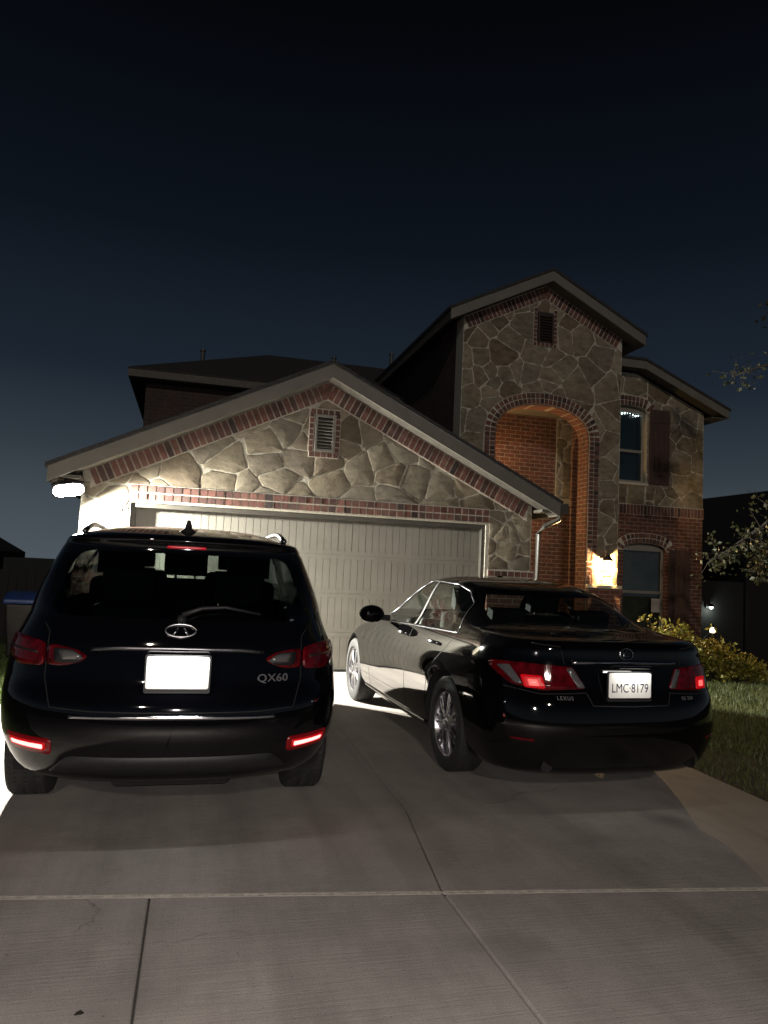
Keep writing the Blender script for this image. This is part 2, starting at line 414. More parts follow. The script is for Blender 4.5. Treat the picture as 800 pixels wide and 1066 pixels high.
def path():
    m = MB(); m.prism([(4.95, 8.9), (6.3, 10.3), (6.9, 11.2), (6.9, 13.15), (4.9, 13.15), (5.2, 11.2), (4.97, 10.2)], -.10, .0, 'z')
    struct(m.build('path', M['concrete'], bevel=.008))
path()

def blades(name, region, n, mat, hmin, hmax, seed, inside):
    rng = np.random.default_rng(seed); (x0, x1, y0, y1) = region
    pts = []
    while len(pts) < n:
        x = rng.uniform(x0, x1); y = rng.uniform(y0, y1)
        if inside(x, y): pts.append((x, y))
    P = np.array(pts); N = len(P); h = rng.uniform(hmin, hmax, N); a = rng.uniform(0, 6.283, N); lean = rng.normal(0, .022, (N, 2)); wd = rng.uniform(.003, .0055, N)
    cx, sx_ = np.cos(a)*wd, np.sin(a)*wd
    z = np.full(N, -.035)
    V = np.empty((N, 3, 3)); V[:, 0] = np.c_[P[:, 0]-cx, P[:, 1]-sx_, z]; V[:, 1] = np.c_[P[:, 0]+cx, P[:, 1]+sx_, z]
    V[:, 2] = np.c_[P[:, 0]+lean[:, 0], P[:, 1]+lean[:, 1], z+h]
    me = bpy.data.meshes.new(name); me.from_pydata(V.reshape(-1, 3).tolist(), [], np.arange(N*3).reshape(-1, 3).tolist()); me.materials.append(mat)
    o = bpy.data.objects.new(name, me); COL.objects.link(o)
    return tag(o, kind='stuff')
def redge(y):
    q = [(2.9, 3.0), (3.55, 3.35), (3.80, 4.0), (3.86, 5.0), (4.1, 7.0), (4.9, 8.6), (4.95, 10.0)]
    for (xa, ya), (xb, yb) in zip(q, q[1:]):
        if y <= yb: return xa + (xb-xa)*(y-ya)/(yb-ya)
    return 4.95
def on_path(x, y): return 8.9 < y and x < 7.0 and y - 8.9 > (x-4.95)*1.04 - .05
tag(blades('grass', (3.0, 10.6, 2.4, 12.9), 105000, M['grass'], .035, .085, 1, lambda x, y: x > redge(y)+.015 and y > jy(x) + .02 and not on_path(x, y)),
    'short dark green lawn right of the black sedan', 'lawn')
tag(blades('grass', (-5.2, LX-.02, 3.6, 12.5), 52000, M['grassl'], .04, .09, 2, lambda x, y: y > jy(x)+.03),
    'bright floodlit strip of lawn left of the driveway', 'lawn')

# ------------------------------------------------------------------ the house
H = empty('brick_house', (1.7, 9.91, 0), 'two storey brick and tan flagstone house with double garage behind the cars', 'house')
def chev(cx, zp, s, xl, xr, t, z0=0):
    zl, zr = zp-s*(cx-xl), zp-s*(xr-cx)
    return [(xl, zl+z0), (cx, zp+z0), (xr, zr+z0), (xr, zr-t+z0), (cx, zp-t+z0), (xl, zl-t+z0)]
def gable_roof(cx, zp, s, xl, xr, y0, y1, ywall, cut=None):
    m = MB(); m.prism(chev(cx, zp+.03, s, xl-.03, xr+.03, .055), y0-.02, cut[1] if cut else y1)
    if cut: m.prism(chev(cx, zp+.03, s, xl-.03, cut[0], .055), cut[1]+.001, y1)
    rf = m.build('roof', M['shingle'], H)
    m = MB(); m.prism(chev(cx, zp-.026, s, xl, xr, .185), y0, y0+.035); m.build('fascia', M['trim'], H)
    m = MB(); m.prism(chev(cx, zp-.17, s, xl+.01, xr-.01, .025), y0+.037, ywall-.002)
    m.prism([(xl, zp-s*(cx-xl)-.205), (xl+.03, zp-s*(cx-xl)-.205), (xl+.03, zp-s*(cx-xl)-.03), (xl, zp-s*(cx-xl)-.045)], y0+.037, y1-.05)
    m.prism([(xr-.03, zp-s*(xr-cx)-.205), (xr, zp-s*(xr-cx)-.205), (xr, zp-s*(xr-cx)-.045), (xr-.03, zp-s*(xr-cx)-.03)], y0+.037, cut[1]-.01 if cut else y1-.05)
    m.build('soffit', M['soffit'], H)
    return rf
def brick_obox(m, c, ux, uz, hx, hz, y0, y1):
    m.obox((c[0], (y0+y1)/2, c[1]), Vector((ux[0], 0, ux[1])), Vector((0, 1, 0)), Vector((uz[0], 0, uz[1])), hx, (y1-y0)/2, hz)
def rake_bricks(cx, zpk, s, xl, xr, yw, length=.205, pitch=.088):
    """soldier course laid square to each rake, plus its mortar bed"""
    rnd = random.Random(5); m = MB(); b = MB(); L = math.sqrt(1+s*s)
    for sgn, xe in ((-1, xl), (1, xr)):
        u = Vector((sgn, -s)).normalized(); nrm = Vector((-s*sgn, -1)).normalized()
        run = abs(xe-cx)*L; k = 0; t = .052
        while t < run:
            p = Vector((cx, zpk)) + u*t + nrm*(length/2+.012)
            hx = pitch/2-.0085+rnd.uniform(-.002, .001)
            brick_obox(m, p, u, nrm, hx, length/2, yw-.022-rnd.uniform(0, .008), yw+.0)
            t += pitch
    p = chev(cx, zpk, s, xl, xr, (length+.024)*L)
    b.prism(p, yw-.014, yw-.001)
    o = m.build('brick_rake_course', M['soldier'], H); b.build('mortar_bed', M['mortar'], o)
def brick_rows(name, x0, x1, z0, rows, yw, bw, bh, gap=.017, parent=H, seed=1):
    rnd = random.Random(seed); m = MB(); b = MB(); n = max(1, round((x1-x0)/(bw+gap))); st = (x1-x0)/n
    for r in range(rows):
        for i in range(n):
            m.box(x0+i*st+gap/2, x0+(i+1)*st-gap/2, yw-.022-rnd.uniform(0, .008), yw, z0+r*(bh+gap)+gap/2, z0+r*(bh+gap)+gap/2+bh)
    b.box(x0, x1, yw-.014, yw-.001, z0, z0+rows*(bh+gap)+gap/2)
    o = m.build(name, M['soldier'], parent); b.build('mortar_bed', M['mortar'], o); return o

def clip_half(poly, p, n):
    out = []
    for i in range(len(poly)):
        a, b = poly[i-1], poly[i]; da = (a-p).dot(n); db = (b-p).dot(n)
        if (da < 0) != (db < 0): out.append(a+(b-a)*(da/(da-db)))
        if db < 0: out.append(b)
    return out
def flagstones(parent, area, yw, seed, sx=.46, sz=.36, ellipse=None):
    """irregular stone slabs filling a convex outline of the wall face"""
    rnd = random.Random(seed); A = [Vector(p) for p in area]
    if sum(A[i-1].x*A[i].y-A[i].x*A[i-1].y for i in range(len(A))) < 0: A = A[::-1]
    x0, x1 = min(p.x for p in A), max(p.x for p in A); z0, z1 = min(p.y for p in A), max(p.y for p in A)
    sites = []; tries = 0
    target = int((x1-x0)*(z1-z0)/(sx*sz)*1.35)+3
    while len(sites) < target and tries < 9000:
        tries += 1; p = Vector((rnd.uniform(x0-.15, x1+.15), rnd.uniform(z0-.15, z1+.15))); k = rnd.choice((.42, .6, .8, 1.05, 1.3))
        if all(((p.x-q.x)/sx)**2+((p.y-q.y)/sz)**2 > (.78*max(k, kq*.8))**2 for q, kq in sites): sites.append((p, k))
    m = MB(); ring_n = {}
    for i, (p, kp) in enumerate(sites):
        poly = list(A)
        for k in range(len(A)):
            a, b = A[k-1], A[k]; d = (b-a).normalized(); n = Vector((d.y, -d.x)); poly = clip_half(poly, a-n*.006, n)
            if len(poly) < 3: break
        for j, (q, kq) in enumerate(sites):
            if j == i or len(poly) < 3: continue
            d = (q-p); L = d.length
            if L > 1.3: continue
            h = random.Random(min(i, j)*1000+max(i, j)); n = d.normalized(); ang = h.uniform(-.30, .30); fr = .5+max(-.22, min(.22, (kp-kq)*.022/(L*L)))
            n2 = Vector((n.x*math.cos(ang)-n.y*math.sin(ang), n.x*math.sin(ang)+n.y*math.cos(ang))); poly = clip_half(poly, p+d*fr-n2*(.003+.007*h.random()), n2)
        if len(poly) < 3: continue
        P = []
        for k in range(len(poly)):          # soften corners
            a, b, c = poly[k-1], poly[k], poly[(k+1) % len(poly)]; r = min(.028, .3*(b-a).length, .3*(c-b).length)
            if (b-a).length < 1e-4 or (c-b).length < 1e-4: continue
            P += [b+(a-b).normalized()*r, b*.55+(b+(a-b).normalized()*r)*.225+(b+(c-b).normalized()*r)*.225, b+(c-b).normalized()*r]
        Q = []
        for k in range(len(P)):
            a, b = P[k-1], P[k]; n = max(1, int((b-a).length/.045)); d = (b-a); nn = Vector((-d.y, d.x)).normalized() if d.length > 1e-5 else Vector((0, 0))
            for t in range(n): Q.append(a+d*(t/n)+nn*rnd.uniform(-.007, .008))
        c = sum(Q, Vector((0, 0)))/len(Q)
        area_ = abs(sum(Q[k-1].x*Q[k].y-Q[k].x*Q[k-1].y for k in range(len(Q))))/2
        if area_ < .006: continue
        if ellipse:
            ex, ez, ea, eb, xa, xb = ellipse
            def ins(v): return (v.y < ez and xa < v.x < xb) or ((v.x-ex)/ea)**2+((max(v.y, ez)-ez)/eb)**2 < 1
            if all(ins(v) for v in Q): continue
            W = []
            for v in Q:
                if ins(v):
                    if v.y < ez: v = Vector((xa if v.x < ex else xb, v.y)) if c.y < ez or True else v
                    else:
                        k = math.sqrt(((v.x-ex)/ea)**2+((v.y-ez)/eb)**2); k = max(k, .05); v = Vector((ex+(v.x-ex)/k, ez+(v.y-ez)/k))
                W.append(v)
            Q = W; c = sum(Q, Vector((0, 0)))/len(Q)
        t = rnd.uniform(.003, .007); tx, tz = rnd.gauss(0, .006), rnd.gauss(0, .007); o = len(m.v); N = len(Q)
        for f, y in ((1.0, .0), (.988, .8), (.96, 1.0)):
            for v in Q:
                r = (v-c); L = max(r.length, .03); k = 1-(1-f)*.26/L if f < 1 else 1; k = max(k, .3)
                w = c+r*k; yy = yw-y*(t+tx*r.x+tz*r.y) if y else yw-.0005
                m.v.append((w.x, min(yy, yw-.0005), w.y))
        m.v.append((c.x, yw-t, c.y))
        for k in range(N):
            k2 = (k+1) % N
            m.f += [(o+k, o+k2, o+N+k2, o+N+k), (o+N+k, o+N+k2, o+2*N+k2, o+2*N+k), (o+2*N+k, o+2*N+k2, o+3*N)]
    return m.build('flagstones', M['flag'], parent, smooth=40, recalc=True)

def garage():
    cx, zp, s = 1.70, 4.18, .485
    wl, wr = -1.38, 4.84
    wt = lambda x: zp-.197-s*abs(x-cx)
    m = MB()
    m.prism([(wl, 0), (-.78, 0), (-.78, 2.14), (4.12, 2.14), (4.12, 0), (wr, 0), (wr, wt(wr)), (cx, wt(cx)), (wl, wt(wl))], YG, YG+.28)
    gw = m.build('garage_front_wall', M['mortarwall'], H)
    dz = .20+.225*1.11
    g = lambda x: zp-dz-s*abs(x-cx)
    flagstones(gw, [(-1.10, 2.364), (4.50, 2.364), (cx, g(cx))], YG, 12, .50, .34)
    flagstones(gw, [(wl+.005, 1.5), (-.80, 1.5), (-.80, 2.36), (wl+.005, 2.36)], YG, 5, .23, .19)
    flagstones(gw, [(4.165, 1.5), (wr-.005, 1.5), (wr-.005, 2.36), (4.165, 2.36)], YG, 9, .23, .19)
    for a, ye in ((wl, 15.99), (wr-.28, 11.99)): m = MB(); m.box(a, a+.28, YG+.28, ye, 0, wt(wl)-.04); m.build('garage_side_wall', M['brick'], H)
    gable_roof(cx, zp, s, -1.74, 5.13, 9.58, 16.2, YG, (4.42, 11.99))
    rake_bricks(cx, zp-.20, s, -1.28, 4.76, YG)
    brick_rows('brick_header_course', -.80, 4.16, 2.165, 2, YG, .092, .082, seed=2)
    for a, b in ((wl-.03, -.80), (4.15, wr+.02)):
        m = MB(); m.box(a, b, YG-.055, YG-.002, 0, 1.31); m.build('brick_pier_base', M['brick'], H)
        brick_rows('brick_ledge_course', a-.01, b+.01, 1.312, 2, YG-.05, .085, .072, seed=4)
    # garage door: four sections with short upright grooves
    y = YG+.13
    D = MB(); D.box(-.775, 4.115, y-.005, y+.045, 0.005, 2.135); d = D.build('garage_door', M['door'], H)
    m = MB(); rnd = random.Random(4); hs = 2.13/4
    for k in range(4):
        z0 = k*hs+.003; z1 = (k+1)*hs-.0015
        m.box(-.77, 4.11, y-.012, y-.006, z0, z0+.055); m.box(-.77, 4.11, y-.012, y-.006, z1-.055, z1)
        x = -.77; i = 0
        while x < 4.10:
            wdt = .098
            m.box(x+.0035, min(4.11, x+wdt-.0035), y-.012+rnd.uniform(-.0006, .0006), y-.006, z0+.057, z1-.057); x += wdt; i += 1
    m.build('door_panel', M['door'], d)
    m = MB()
    m.box(-.78, -.72, YG+.02, YG+.10, 0, 2.135); m.box(4.06, 4.12, YG+.02, YG+.10, 0, 2.135); m.box(-.72, 4.06, YG+.02, YG+.10, 2.075, 2.135)
    m.build('door_frame', M['gutter'], H, bevel=.006)
    m = MB(); m.box(-.7, 4.05, y-.02, y-.0125, 0.001, .03); m.build('door_seal', M['rubber'], d)
    # gable vent with brick surround
    x0, x1, z0, z1 = 1.545, 1.815, 3.00, 3.50
    v = MB(); v.box(x0-.01, x1+.01, YG-.012, YG-.002, z0-.01, z1+.01); vo = v.build('gable_vent', M['iron'], H)
    m = MB()
    for a in ((x0, x0+.03, z0, z1), (x1-.03, x1, z0, z1), (x0+.03, x1-.03, z0, z0+.03), (x0+.03, x1-.03, z1-.03, z1)): m.box(a[0], a[1], YG-.055, YG-.013, a[2], a[3])
    m.build('vent_frame', M['vent'], vo)
    m = MB(); z = z0+.045
    while z < z1-.05:
        m.obox(((x0+x1)/2, YG-.032, z+.018), Vector((1, 0, 0)), Vector((0, .8, .6)), Vector((0, -.6, .8)), (x1-x0)/2-.031, .02, .004); z += .046
    m.build('louvre', M['vent'], vo)
    brick_rows('brick_vent_surround', x0-.075, x1+.075, z1+.012, 1, YG, .06, .062, seed=6)
    brick_rows('brick_vent_surround', x0-.075, x1+.075, z0-.085, 1, YG, .06, .062, seed=7)
    for a in (x0-.085, x1+.012):
        brick_rows('brick_vent_surround', a, a+.073, z0-.008, 7, YG, .062, .062, seed=int(a*10)+3)
    # gutter and downspout on the right eave
    m = MB(); m.prism([(5.135, 2.36), (5.21, 2.36), (5.25, 2.42), (5.25, 2.49), (5.135, 2.49)], 9.60, 11.98); gt = m.build('gutter', M['gutter'], H, bevel=.006)
    m = MB(); m.box(5.137, 5.262, 9.585, 9.600, 2.352, 2.50); m.build('gutter_cap', M['gutter'], gt)
    m = MB(); m.tube([(5.19, 9.70, 2.37), (5.17, 9.70, 2.27), (4.97, 9.78, 2.16), (4.905, 9.82, 2.05), (4.905, 9.83, .12), (4.93, 9.70, .05)], .036, 8); m.build('downspout', M['gutter'], H, smooth=50)
    for a, b in ((-1.70, -1.36), (4.86, 5.10)): m = MB(); m.box(a, b, 9.62, YG-.002, 2.36, 2.40); m.build('eave_return', M['soffit'], H)
garage()

YT, YW = 12.0, 13.2
def arch_pts(x0, x1, zs, rise, n=18):
    c = (x0+x1)/2; a = (x1-x0)/2
    return [(c-a*math.cos(math.pi*i/n), zs+rise*math.sin(math.pi*i/n)**.8) for i in range(n+1)]
def arch_trim(x0, x1, zs, rise, yw, zbot, rows=2, seed=1, parent=H, name='brick_arch_trim', jamb=True):
    rnd = random.Random(seed); m = MB(); b = MB(); pts = [Vector(p) for p in arch_pts(x0, x1, zs, rise, 60)]
    if jamb: pts = [Vector((x0, zbot))] + pts + [Vector((x1, zbot))]
    seg = [(pts[i+1]-pts[i]).length for i in range(len(pts)-1)]; tot = sum(seg)
    n = round(tot/.082)
    def at(t):
        for i, L in enumerate(seg):
            if t <= L or i == len(seg)-1: return pts[i]+(pts[i+1]-pts[i])*(t/L), (pts[i+1]-pts[i]).normalized()
            t -= L
    for r in range(rows):
        off = .055+r*.104
        for k in range(n):
            p, d = at((k+.5)*tot/n); q = Vector((-d.y, d.x))
            c = p+q*off
            brick_obox(m, c, d, q, .032+.003*r, .043, yw-.028-rnd.uniform(0, .008), yw)
    outer = []
    for k in range(0, n+1):
        p, d = at(k*tot/n); q = Vector((-d.y, d.x)); outer.append((p+q*.004, p+q*(rows*.104+.006)))
    for (a, c), (a2, c2) in zip(outer, outer[1:]): b.prism([tuple(a), tuple(a2), tuple(c2), tuple(c)], yw-.014, yw-.002)
    o = m.build(name, M['soldier'], parent); b.build('mortar_bed', M['mortar'], o)
def tower():
    cx, zp, s = 6.0, 6.97, .50; wl, wr = 4.43, 7.61
    wt = lambda x: zp-.197-s*abs(x-cx)
    ap = arch_pts(5.10, 6.96, 3.95, .60)
    m = MB(); m.prism([(wl, 0), (5.10, 0)] + ap + [(6.96, 0), (wr, 0), (wr, wt(wr)), (cx, wt(cx)), (wl, wt(wl))], YT, YT+.35)
    tw = m.build('entry_front_wall', M['mortarwall'], H)
    g = lambda x: zp-.20-.225*1.12-s*abs(x-cx)
    flagstones(tw, [(wl+.004, 1.34), (wr-.004, 1.34), (wr-.004, g(wr)), (cx, g(cx)), (wl+.004, g(wl))], YT, 31, .44, .38, ellipse=(6.03, 3.95, .93+.225, .60+.225, 5.10-.225, 6.96+.225))
    arch_trim(5.10, 6.96, 3.95, .60, YT, 0.02, seed=3)
    # brick lining of the arch and its jambs
    m = MB(); lin = [(5.10, 0)] + ap + [(6.96, 0)]
    for (a, b) in zip(lin, lin[1:]):
        d = (Vector(b)-Vector(a)).normalized(); q = Vector((d.y, -d.x))*.012
        m.prism([a, b, (b[0]+q.x, b[1]+q.y), (a[0]+q.x, a[1]+q.y)], YT-.004, YT+.354)
    m.build('brick_arch_lining', M['brick'], H)
    gable_roof(cx, zp, s, 4.08, 7.92, 11.70, 18.5, YT)
    rake_bricks(cx, zp-.20, s, wl+.02, wr-.02, YT)
    m = MB(); m.box(wl, wl+.3, YT+.352, 18.4, 0, wt(wl)-.02)
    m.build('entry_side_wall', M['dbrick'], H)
    # right return of the porch with its own arch
    a2 = [(YT+.42+(.72)*(.5-.5*math.cos(math.pi*i/12)), 3.80+.50*math.sin(math.pi*i/12)**.8) for i in range(13)]
    m = MB(); m.prism([(YT+.352, 0), (a2[0][0], 0)] + a2 + [(a2[-1][0], 0), (YW-.002, 0), (YW-.002, wt(wr)-.02), (YT+.352, wt(wr)-.02)], wr-.34, wr, 'x')
    m.box(wr-.34, wr, YW, 18.4, 4.5, wt(wr)-.02)
    m.build('porch_side_wall', M['brick'], H)
    m = MB(); m.box(wl+.302, 6.93, YW, YW+.25, 0, 4.62); pb = m.build('porch_back_wall', M['brick'], H)
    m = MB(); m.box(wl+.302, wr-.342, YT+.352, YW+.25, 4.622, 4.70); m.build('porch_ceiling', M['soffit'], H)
    # front door hidden deep in the porch
    d = MB(); d.box(5.15, 6.05, YW-.03, YW-.002, 0.02, 2.08); do = d.build('front_door', M['shutter'], H)
    m = MB()
    for x in (5.24, 5.66):
        for (z0, z1) in ((.2, .85), (1.0, 1.9)): m.box(x, x+.30, YW-.045, YW-.031, z0, z1)
    m.build('door_panel', M['shutter'], do, bevel=.008)
    m = MB(); m.lathe([(-.06, 0), (-.06, .025), (-.03, .03), (0, .012), (.03, .012)], (5.97, YW-.05, 1.0), 'y', 16); m.build('door_knob', M['alloy'], do, smooth=True)
    # brick base and ledges of the piers
    for a, b in ((wl-.03, 5.085), (6.975, wr+.03)):
        m = MB(); m.box(a, b, YT-.07, YT-.002, 0, 1.27); m.build('brick_pier_base', M['brick'], H)
        m = MB(); m.box(a-.02, b+.02, YT-.10, YT-.002, 1.272, 1.335); m.build('pier_ledge', M['mortar'], H, bevel=.01)
    # small gable vent
    v = MB(); v.box(5.80, 6.22, YT-.012, YT-.002, 5.62, 6.27); vo = v.build('gable_vent', M['iron'], H)
    m = MB(); z = 5.72
    while z < 6.2: m.obox((6.01, YT-.034, z), Vector((1, 0, 0)), Vector((0, .8, .6)), Vector((0, -.6, .8)), .15, .022, .004); z += .052
    m.box(5.855, 5.885, YT-.05, YT-.013, 5.68, 6.22); m.box(6.135, 6.165, YT-.05, YT-.013, 5.68, 6.22)
    m.build('louvre', M['shutter'], vo)
    for a in (5.775, 6.175): brick_rows('brick_vent_surround', a, a+.07, 5.62, 9, YT, .06, .062, seed=int(a*9))
    brick_rows('brick_vent_surround', 5.845, 6.175, 5.62, 1, YT, .06, .06, seed=3)
tower()

def wing():
    wl, wr, t = 6.932, 10.37, .25
    zt = lambda x: 5.74 if x < 8.72 else 5.74-.415*(x-8.72)
    m = MB(); zb = 2.87
    def col(x0, x1, za, zb_):
        top = [(x1, zt(x1)), (x0, zt(x0))] if zb_ is None else [(x1, zb_), (x0, zb_)]
        if zb_ is None and x0 < 8.72 < x1: top = [(x1, zt(x1)), (8.72, zt(8.72)), (x0, zt(x0))]
        m.prism([(x0, za), (x1, za)] + top, YW, YW+t)
    wx0, wx1 = 8.06, 8.99
    col(wl, wx0, zb, None); col(wx1, wr, zb, None); col(wx0, wx1, zb, 3.46)
    ap = arch_pts(wx0, wx1, 4.93, .12, 10)
    m.prism(ap + [(wx1, zt(wx1)), (8.72, zt(8.72)), (wx0, zt(wx0))], YW, YW+t)
    ww = m.build('wing_front_wall', M['mortarwall'], H)
    flagstones(ww, [(9.0, 3.0), (wr-.004, 3.0), (wr-.004, zt(wr)), (9.0, zt(9.0))], YW, 41, .44, .38)
    flagstones(ww, [(7.66, 5.26), (8.99, 5.26), (8.99, zt(8.99)), (7.66, zt(7.66))], YW, 42, .44, .38)
    flagstones(ww, [(7.66, 3.0), (8.99, 3.0), (8.99, 3.395), (7.66, 3.395)], YW, 43, .44, .3)
    flagstones(ww, [(wl+.01, 3.0), (7.6, 3.0), (7.6, 4.6), (wl+.01, 4.6)], YW, 44, .30, .28)
    m = MB(); lx0, lx1 = 8.50, 9.50
    col(wl, lx0, 0, zb-.002); col(lx1, wr, 0, zb-.002); m.box(lx0, lx1, YW, YW+t, 0, .45)
    ap2 = arch_pts(lx0, lx1, 2.06, .16, 10); m.prism(ap2 + [(lx1, zb-.002), (lx0, zb-.002)], YW, YW+t)
    m.build('wing_brick_wall', M['brick'], H)
    brick_rows('brick_band_course', 7.66, wr+.015, 2.80, 1, YW, .062, .19, seed=9)
    arch_trim(wx0, wx1, 4.93, .12, YW, 0, rows=2, seed=4, jamb=False, name='brick_window_arch')
    arch_trim(lx0, lx1, 2.06, .16, YW, 0, rows=2, seed=5, jamb=False, name='brick_window_arch')
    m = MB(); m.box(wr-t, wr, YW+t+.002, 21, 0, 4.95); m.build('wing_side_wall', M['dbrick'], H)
    # roof: level top then falling to the right eave
    y0 = 12.9
    z1 = 5.96; kx = 8.75; sl = .415; xr = 10.76
    def band(off, th, dx=0): return [(7.63, z1+off), (kx, z1+off), (xr+dx, z1-sl*(xr+dx-kx)+off), (xr+dx, z1-sl*(xr+dx-kx)+off-th), (kx, z1+off-th), (7.63, z1+off-th)]
    m = MB(); m.prism(band(.03, .055, .03), y0-.02, 21.2); m.build('roof', M['shingle'], H)
    m = MB(); m.prism(band(-.026, .165), y0, y0+.035); m.build('fascia', M['trim'], H)
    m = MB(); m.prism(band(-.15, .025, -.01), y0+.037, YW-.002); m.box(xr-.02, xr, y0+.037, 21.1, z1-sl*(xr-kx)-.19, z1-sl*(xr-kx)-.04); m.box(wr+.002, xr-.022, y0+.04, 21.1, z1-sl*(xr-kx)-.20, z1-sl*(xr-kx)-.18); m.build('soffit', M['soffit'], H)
    def window(x0, x1, z0, z1, zr, ap):
        y = YW+.09
        f = MB(); fw = .055
        f.box(x0, x0+fw, y, y+.06, z0, z1); f.box(x1-fw, x1, y, y+.06, z0, z1); f.box(x0+fw, x1-fw, y, y+.06, z0, z0+fw)
        f.box(x0+fw, x1-fw, y-.012, y+.05, zr-.03, zr+.03)
        pts = [p for p in ap]; f.prism([(x0+fw, z1-fw)] + [(max(x0+fw, min(x1-fw, p[0])), p[1]-.004) for p in pts[1:-1]] + [(x1-fw, z1-fw)], y, y+.06)
        wo = f.build('window', M['frame'], H, bevel=.006)
        p = MB(); p.box(x0+fw, x1-fw, y+.024, y+.03, z0+fw, z1-fw); p.build('pane', M['cglass'], wo)
        c = MB()
        z = z0+.03
        while z < z1-.03: c.obox(((x0+x1)/2, y+.10, z), Vector((1, 0, 0)), Vector((0, .5, .86)), Vector((0, -.86, .5)), (x1-x0)/2-.06, .022, .002); z += .043
        return wo, c, y
    wo, c, y = window(wx0, wx1, 3.46, 4.99, 4.12, ap)
    b = MB(); b.box(wx0+.01, wx1-.01, y+.13, y+.15, 3.47, 5.02); b.build('dark_room_sheet', M['pane'], wo)  # dark sheet standing in for the unlit room behind the glass
    wo2, c, y = window(lx0, lx1, .45, 2.12, 1.22, ap2)
    c.build('blind', M['curtain'], wo2); b = MB(); b.box(lx0+.01, lx1-.01, y+.14, y+.16, .46, 2.2); b.build('room_wall', M['curtain'], wo2)
    for (x0, x1, z0) in ((wx0-.04, wx1+.04, 3.40), (lx0-.04, lx1+.04, .38)):
        m = MB(); m.box(x0, x1, YW-.05, YW+.088, z0, z0+.058); m.build('window_sill', M['mortar'], H, bevel=.008)
    for (x0, x1, z0, z1) in ((9.05, 9.53, 3.45, 5.02), (9.56, 10.06, .42, 2.12), (7.66, 7.98, 3.45, 5.02)):
        sh = MB(); sh.box(x0, x1, YW-.02, YW-.003, z0, z1); so_ = sh.build('shutter', M['shutter'], H)
        m = MB()
        for k in range(4):
            wd = (x1-x0)/4; m.box(x0+k*wd+.006, x0+(k+1)*wd-.006, YW-.034, YW-.021, z0, z1)
        for z in (z0+.18, z1-.28): m.box(x0+.008, x1-.008, YW-.05, YW-.035, z, z+.10)
        m.build('shutter_board', M['shutter'], so_, bevel=.004)
    m = MB(); m.box(9.22, 9.42, YW+.070, YW+.074, .82, 1.10); tag(m.build('notice_card', M['white']), 'small pale blank card stuck low in the ground floor window', 'notice')
wing()
def string_lights():
    e = empty('string_lights', (8.5, YW+.17, 4.93), 'short row of cool white bulbs glowing at top of the upstairs window', 'string lights')
    m = MB(); pts = []
    for i in range(13): pts.append((8.12+.065*i, YW+.17, 4.93-.02*math.sin(i*1.3)+ .03*math.sin(math.pi*i/12)))
    m.tube(pts, .004, 5); m.build('wire', M['iron'], e)
    for i in range(0, 13):
        p = pts[i]; b = MB(); big = i in (6, 7, 11); b.lathe([(-.028 if big else -.016, 0), (-.02, .014 if big else .009), (0, .018 if big else .011), (.014, 0)], (p[0], p[1], p[2]-.02), 'z', 10)
        b.build('bulb', M['bead'], e, smooth=True)
string_lights()

def rear_block():
    x0, x1, y0, y1, zt = -1.13, 10.28, 16.0, 21.6, 5.12
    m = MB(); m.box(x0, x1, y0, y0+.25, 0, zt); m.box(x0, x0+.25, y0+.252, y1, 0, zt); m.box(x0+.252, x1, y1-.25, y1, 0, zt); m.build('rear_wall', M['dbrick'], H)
    e = .35; ze = 5.34
    c = [(x0-e, y0-e, ze), (x1+e, y0-e, ze), (x1+e, y1+e, ze), (x0-e, y1+e, ze)]; r = [(1.62, 18.8, 6.83), (7.6, 18.8, 6.83)]
    lo = [(p[0], p[1], p[2]-.03) for p in c]
    m = MB(); m.add(c + r + lo, [(0, 1, 5, 4), (1, 2, 5), (2, 3, 4, 5), (3, 0, 4), (6, 9, 8, 7), (0, 6, 7, 1), (1, 7, 8, 2), (2, 8, 9, 3), (3, 9, 6, 0)]); rf = m.build('roof', M['shingle'], H)
    m = MB(); zf = ze-.035
    m.box(x0-e+.01, x1+e-.3, y0-e+.01, y0-e+.04, zf-.15, zf); m.box(x0-e+.01, x0-e+.04, y0-e+.042, y1+e, zf-.15, zf); m.build('fascia', M['soffit'], H)
    m = MB(); m.box(x0-e+.042, x1, y0-e+.042, y0-.002, zf-.17, zf-.15); m.box(x0-e+.042, x0-.002, y0, y1, zf-.17, zf-.15); m.build('soffit', M['dark'], H)
    for (x, y, z, hgt) in ((-.02, 17.5, 6.08, .26), (3.25, 18.3, 6.45, .33), (4.85, 18.6, 6.55, .60)):
        m = MB(); m.lathe([(0, .05), (hgt, .05), (hgt, .065), (hgt+.05, .065), (hgt+.06, .0)], (x, y, z), 'z', 12); m.build('vent_pipe', M['pipe'], H, smooth=50)
rear_block()

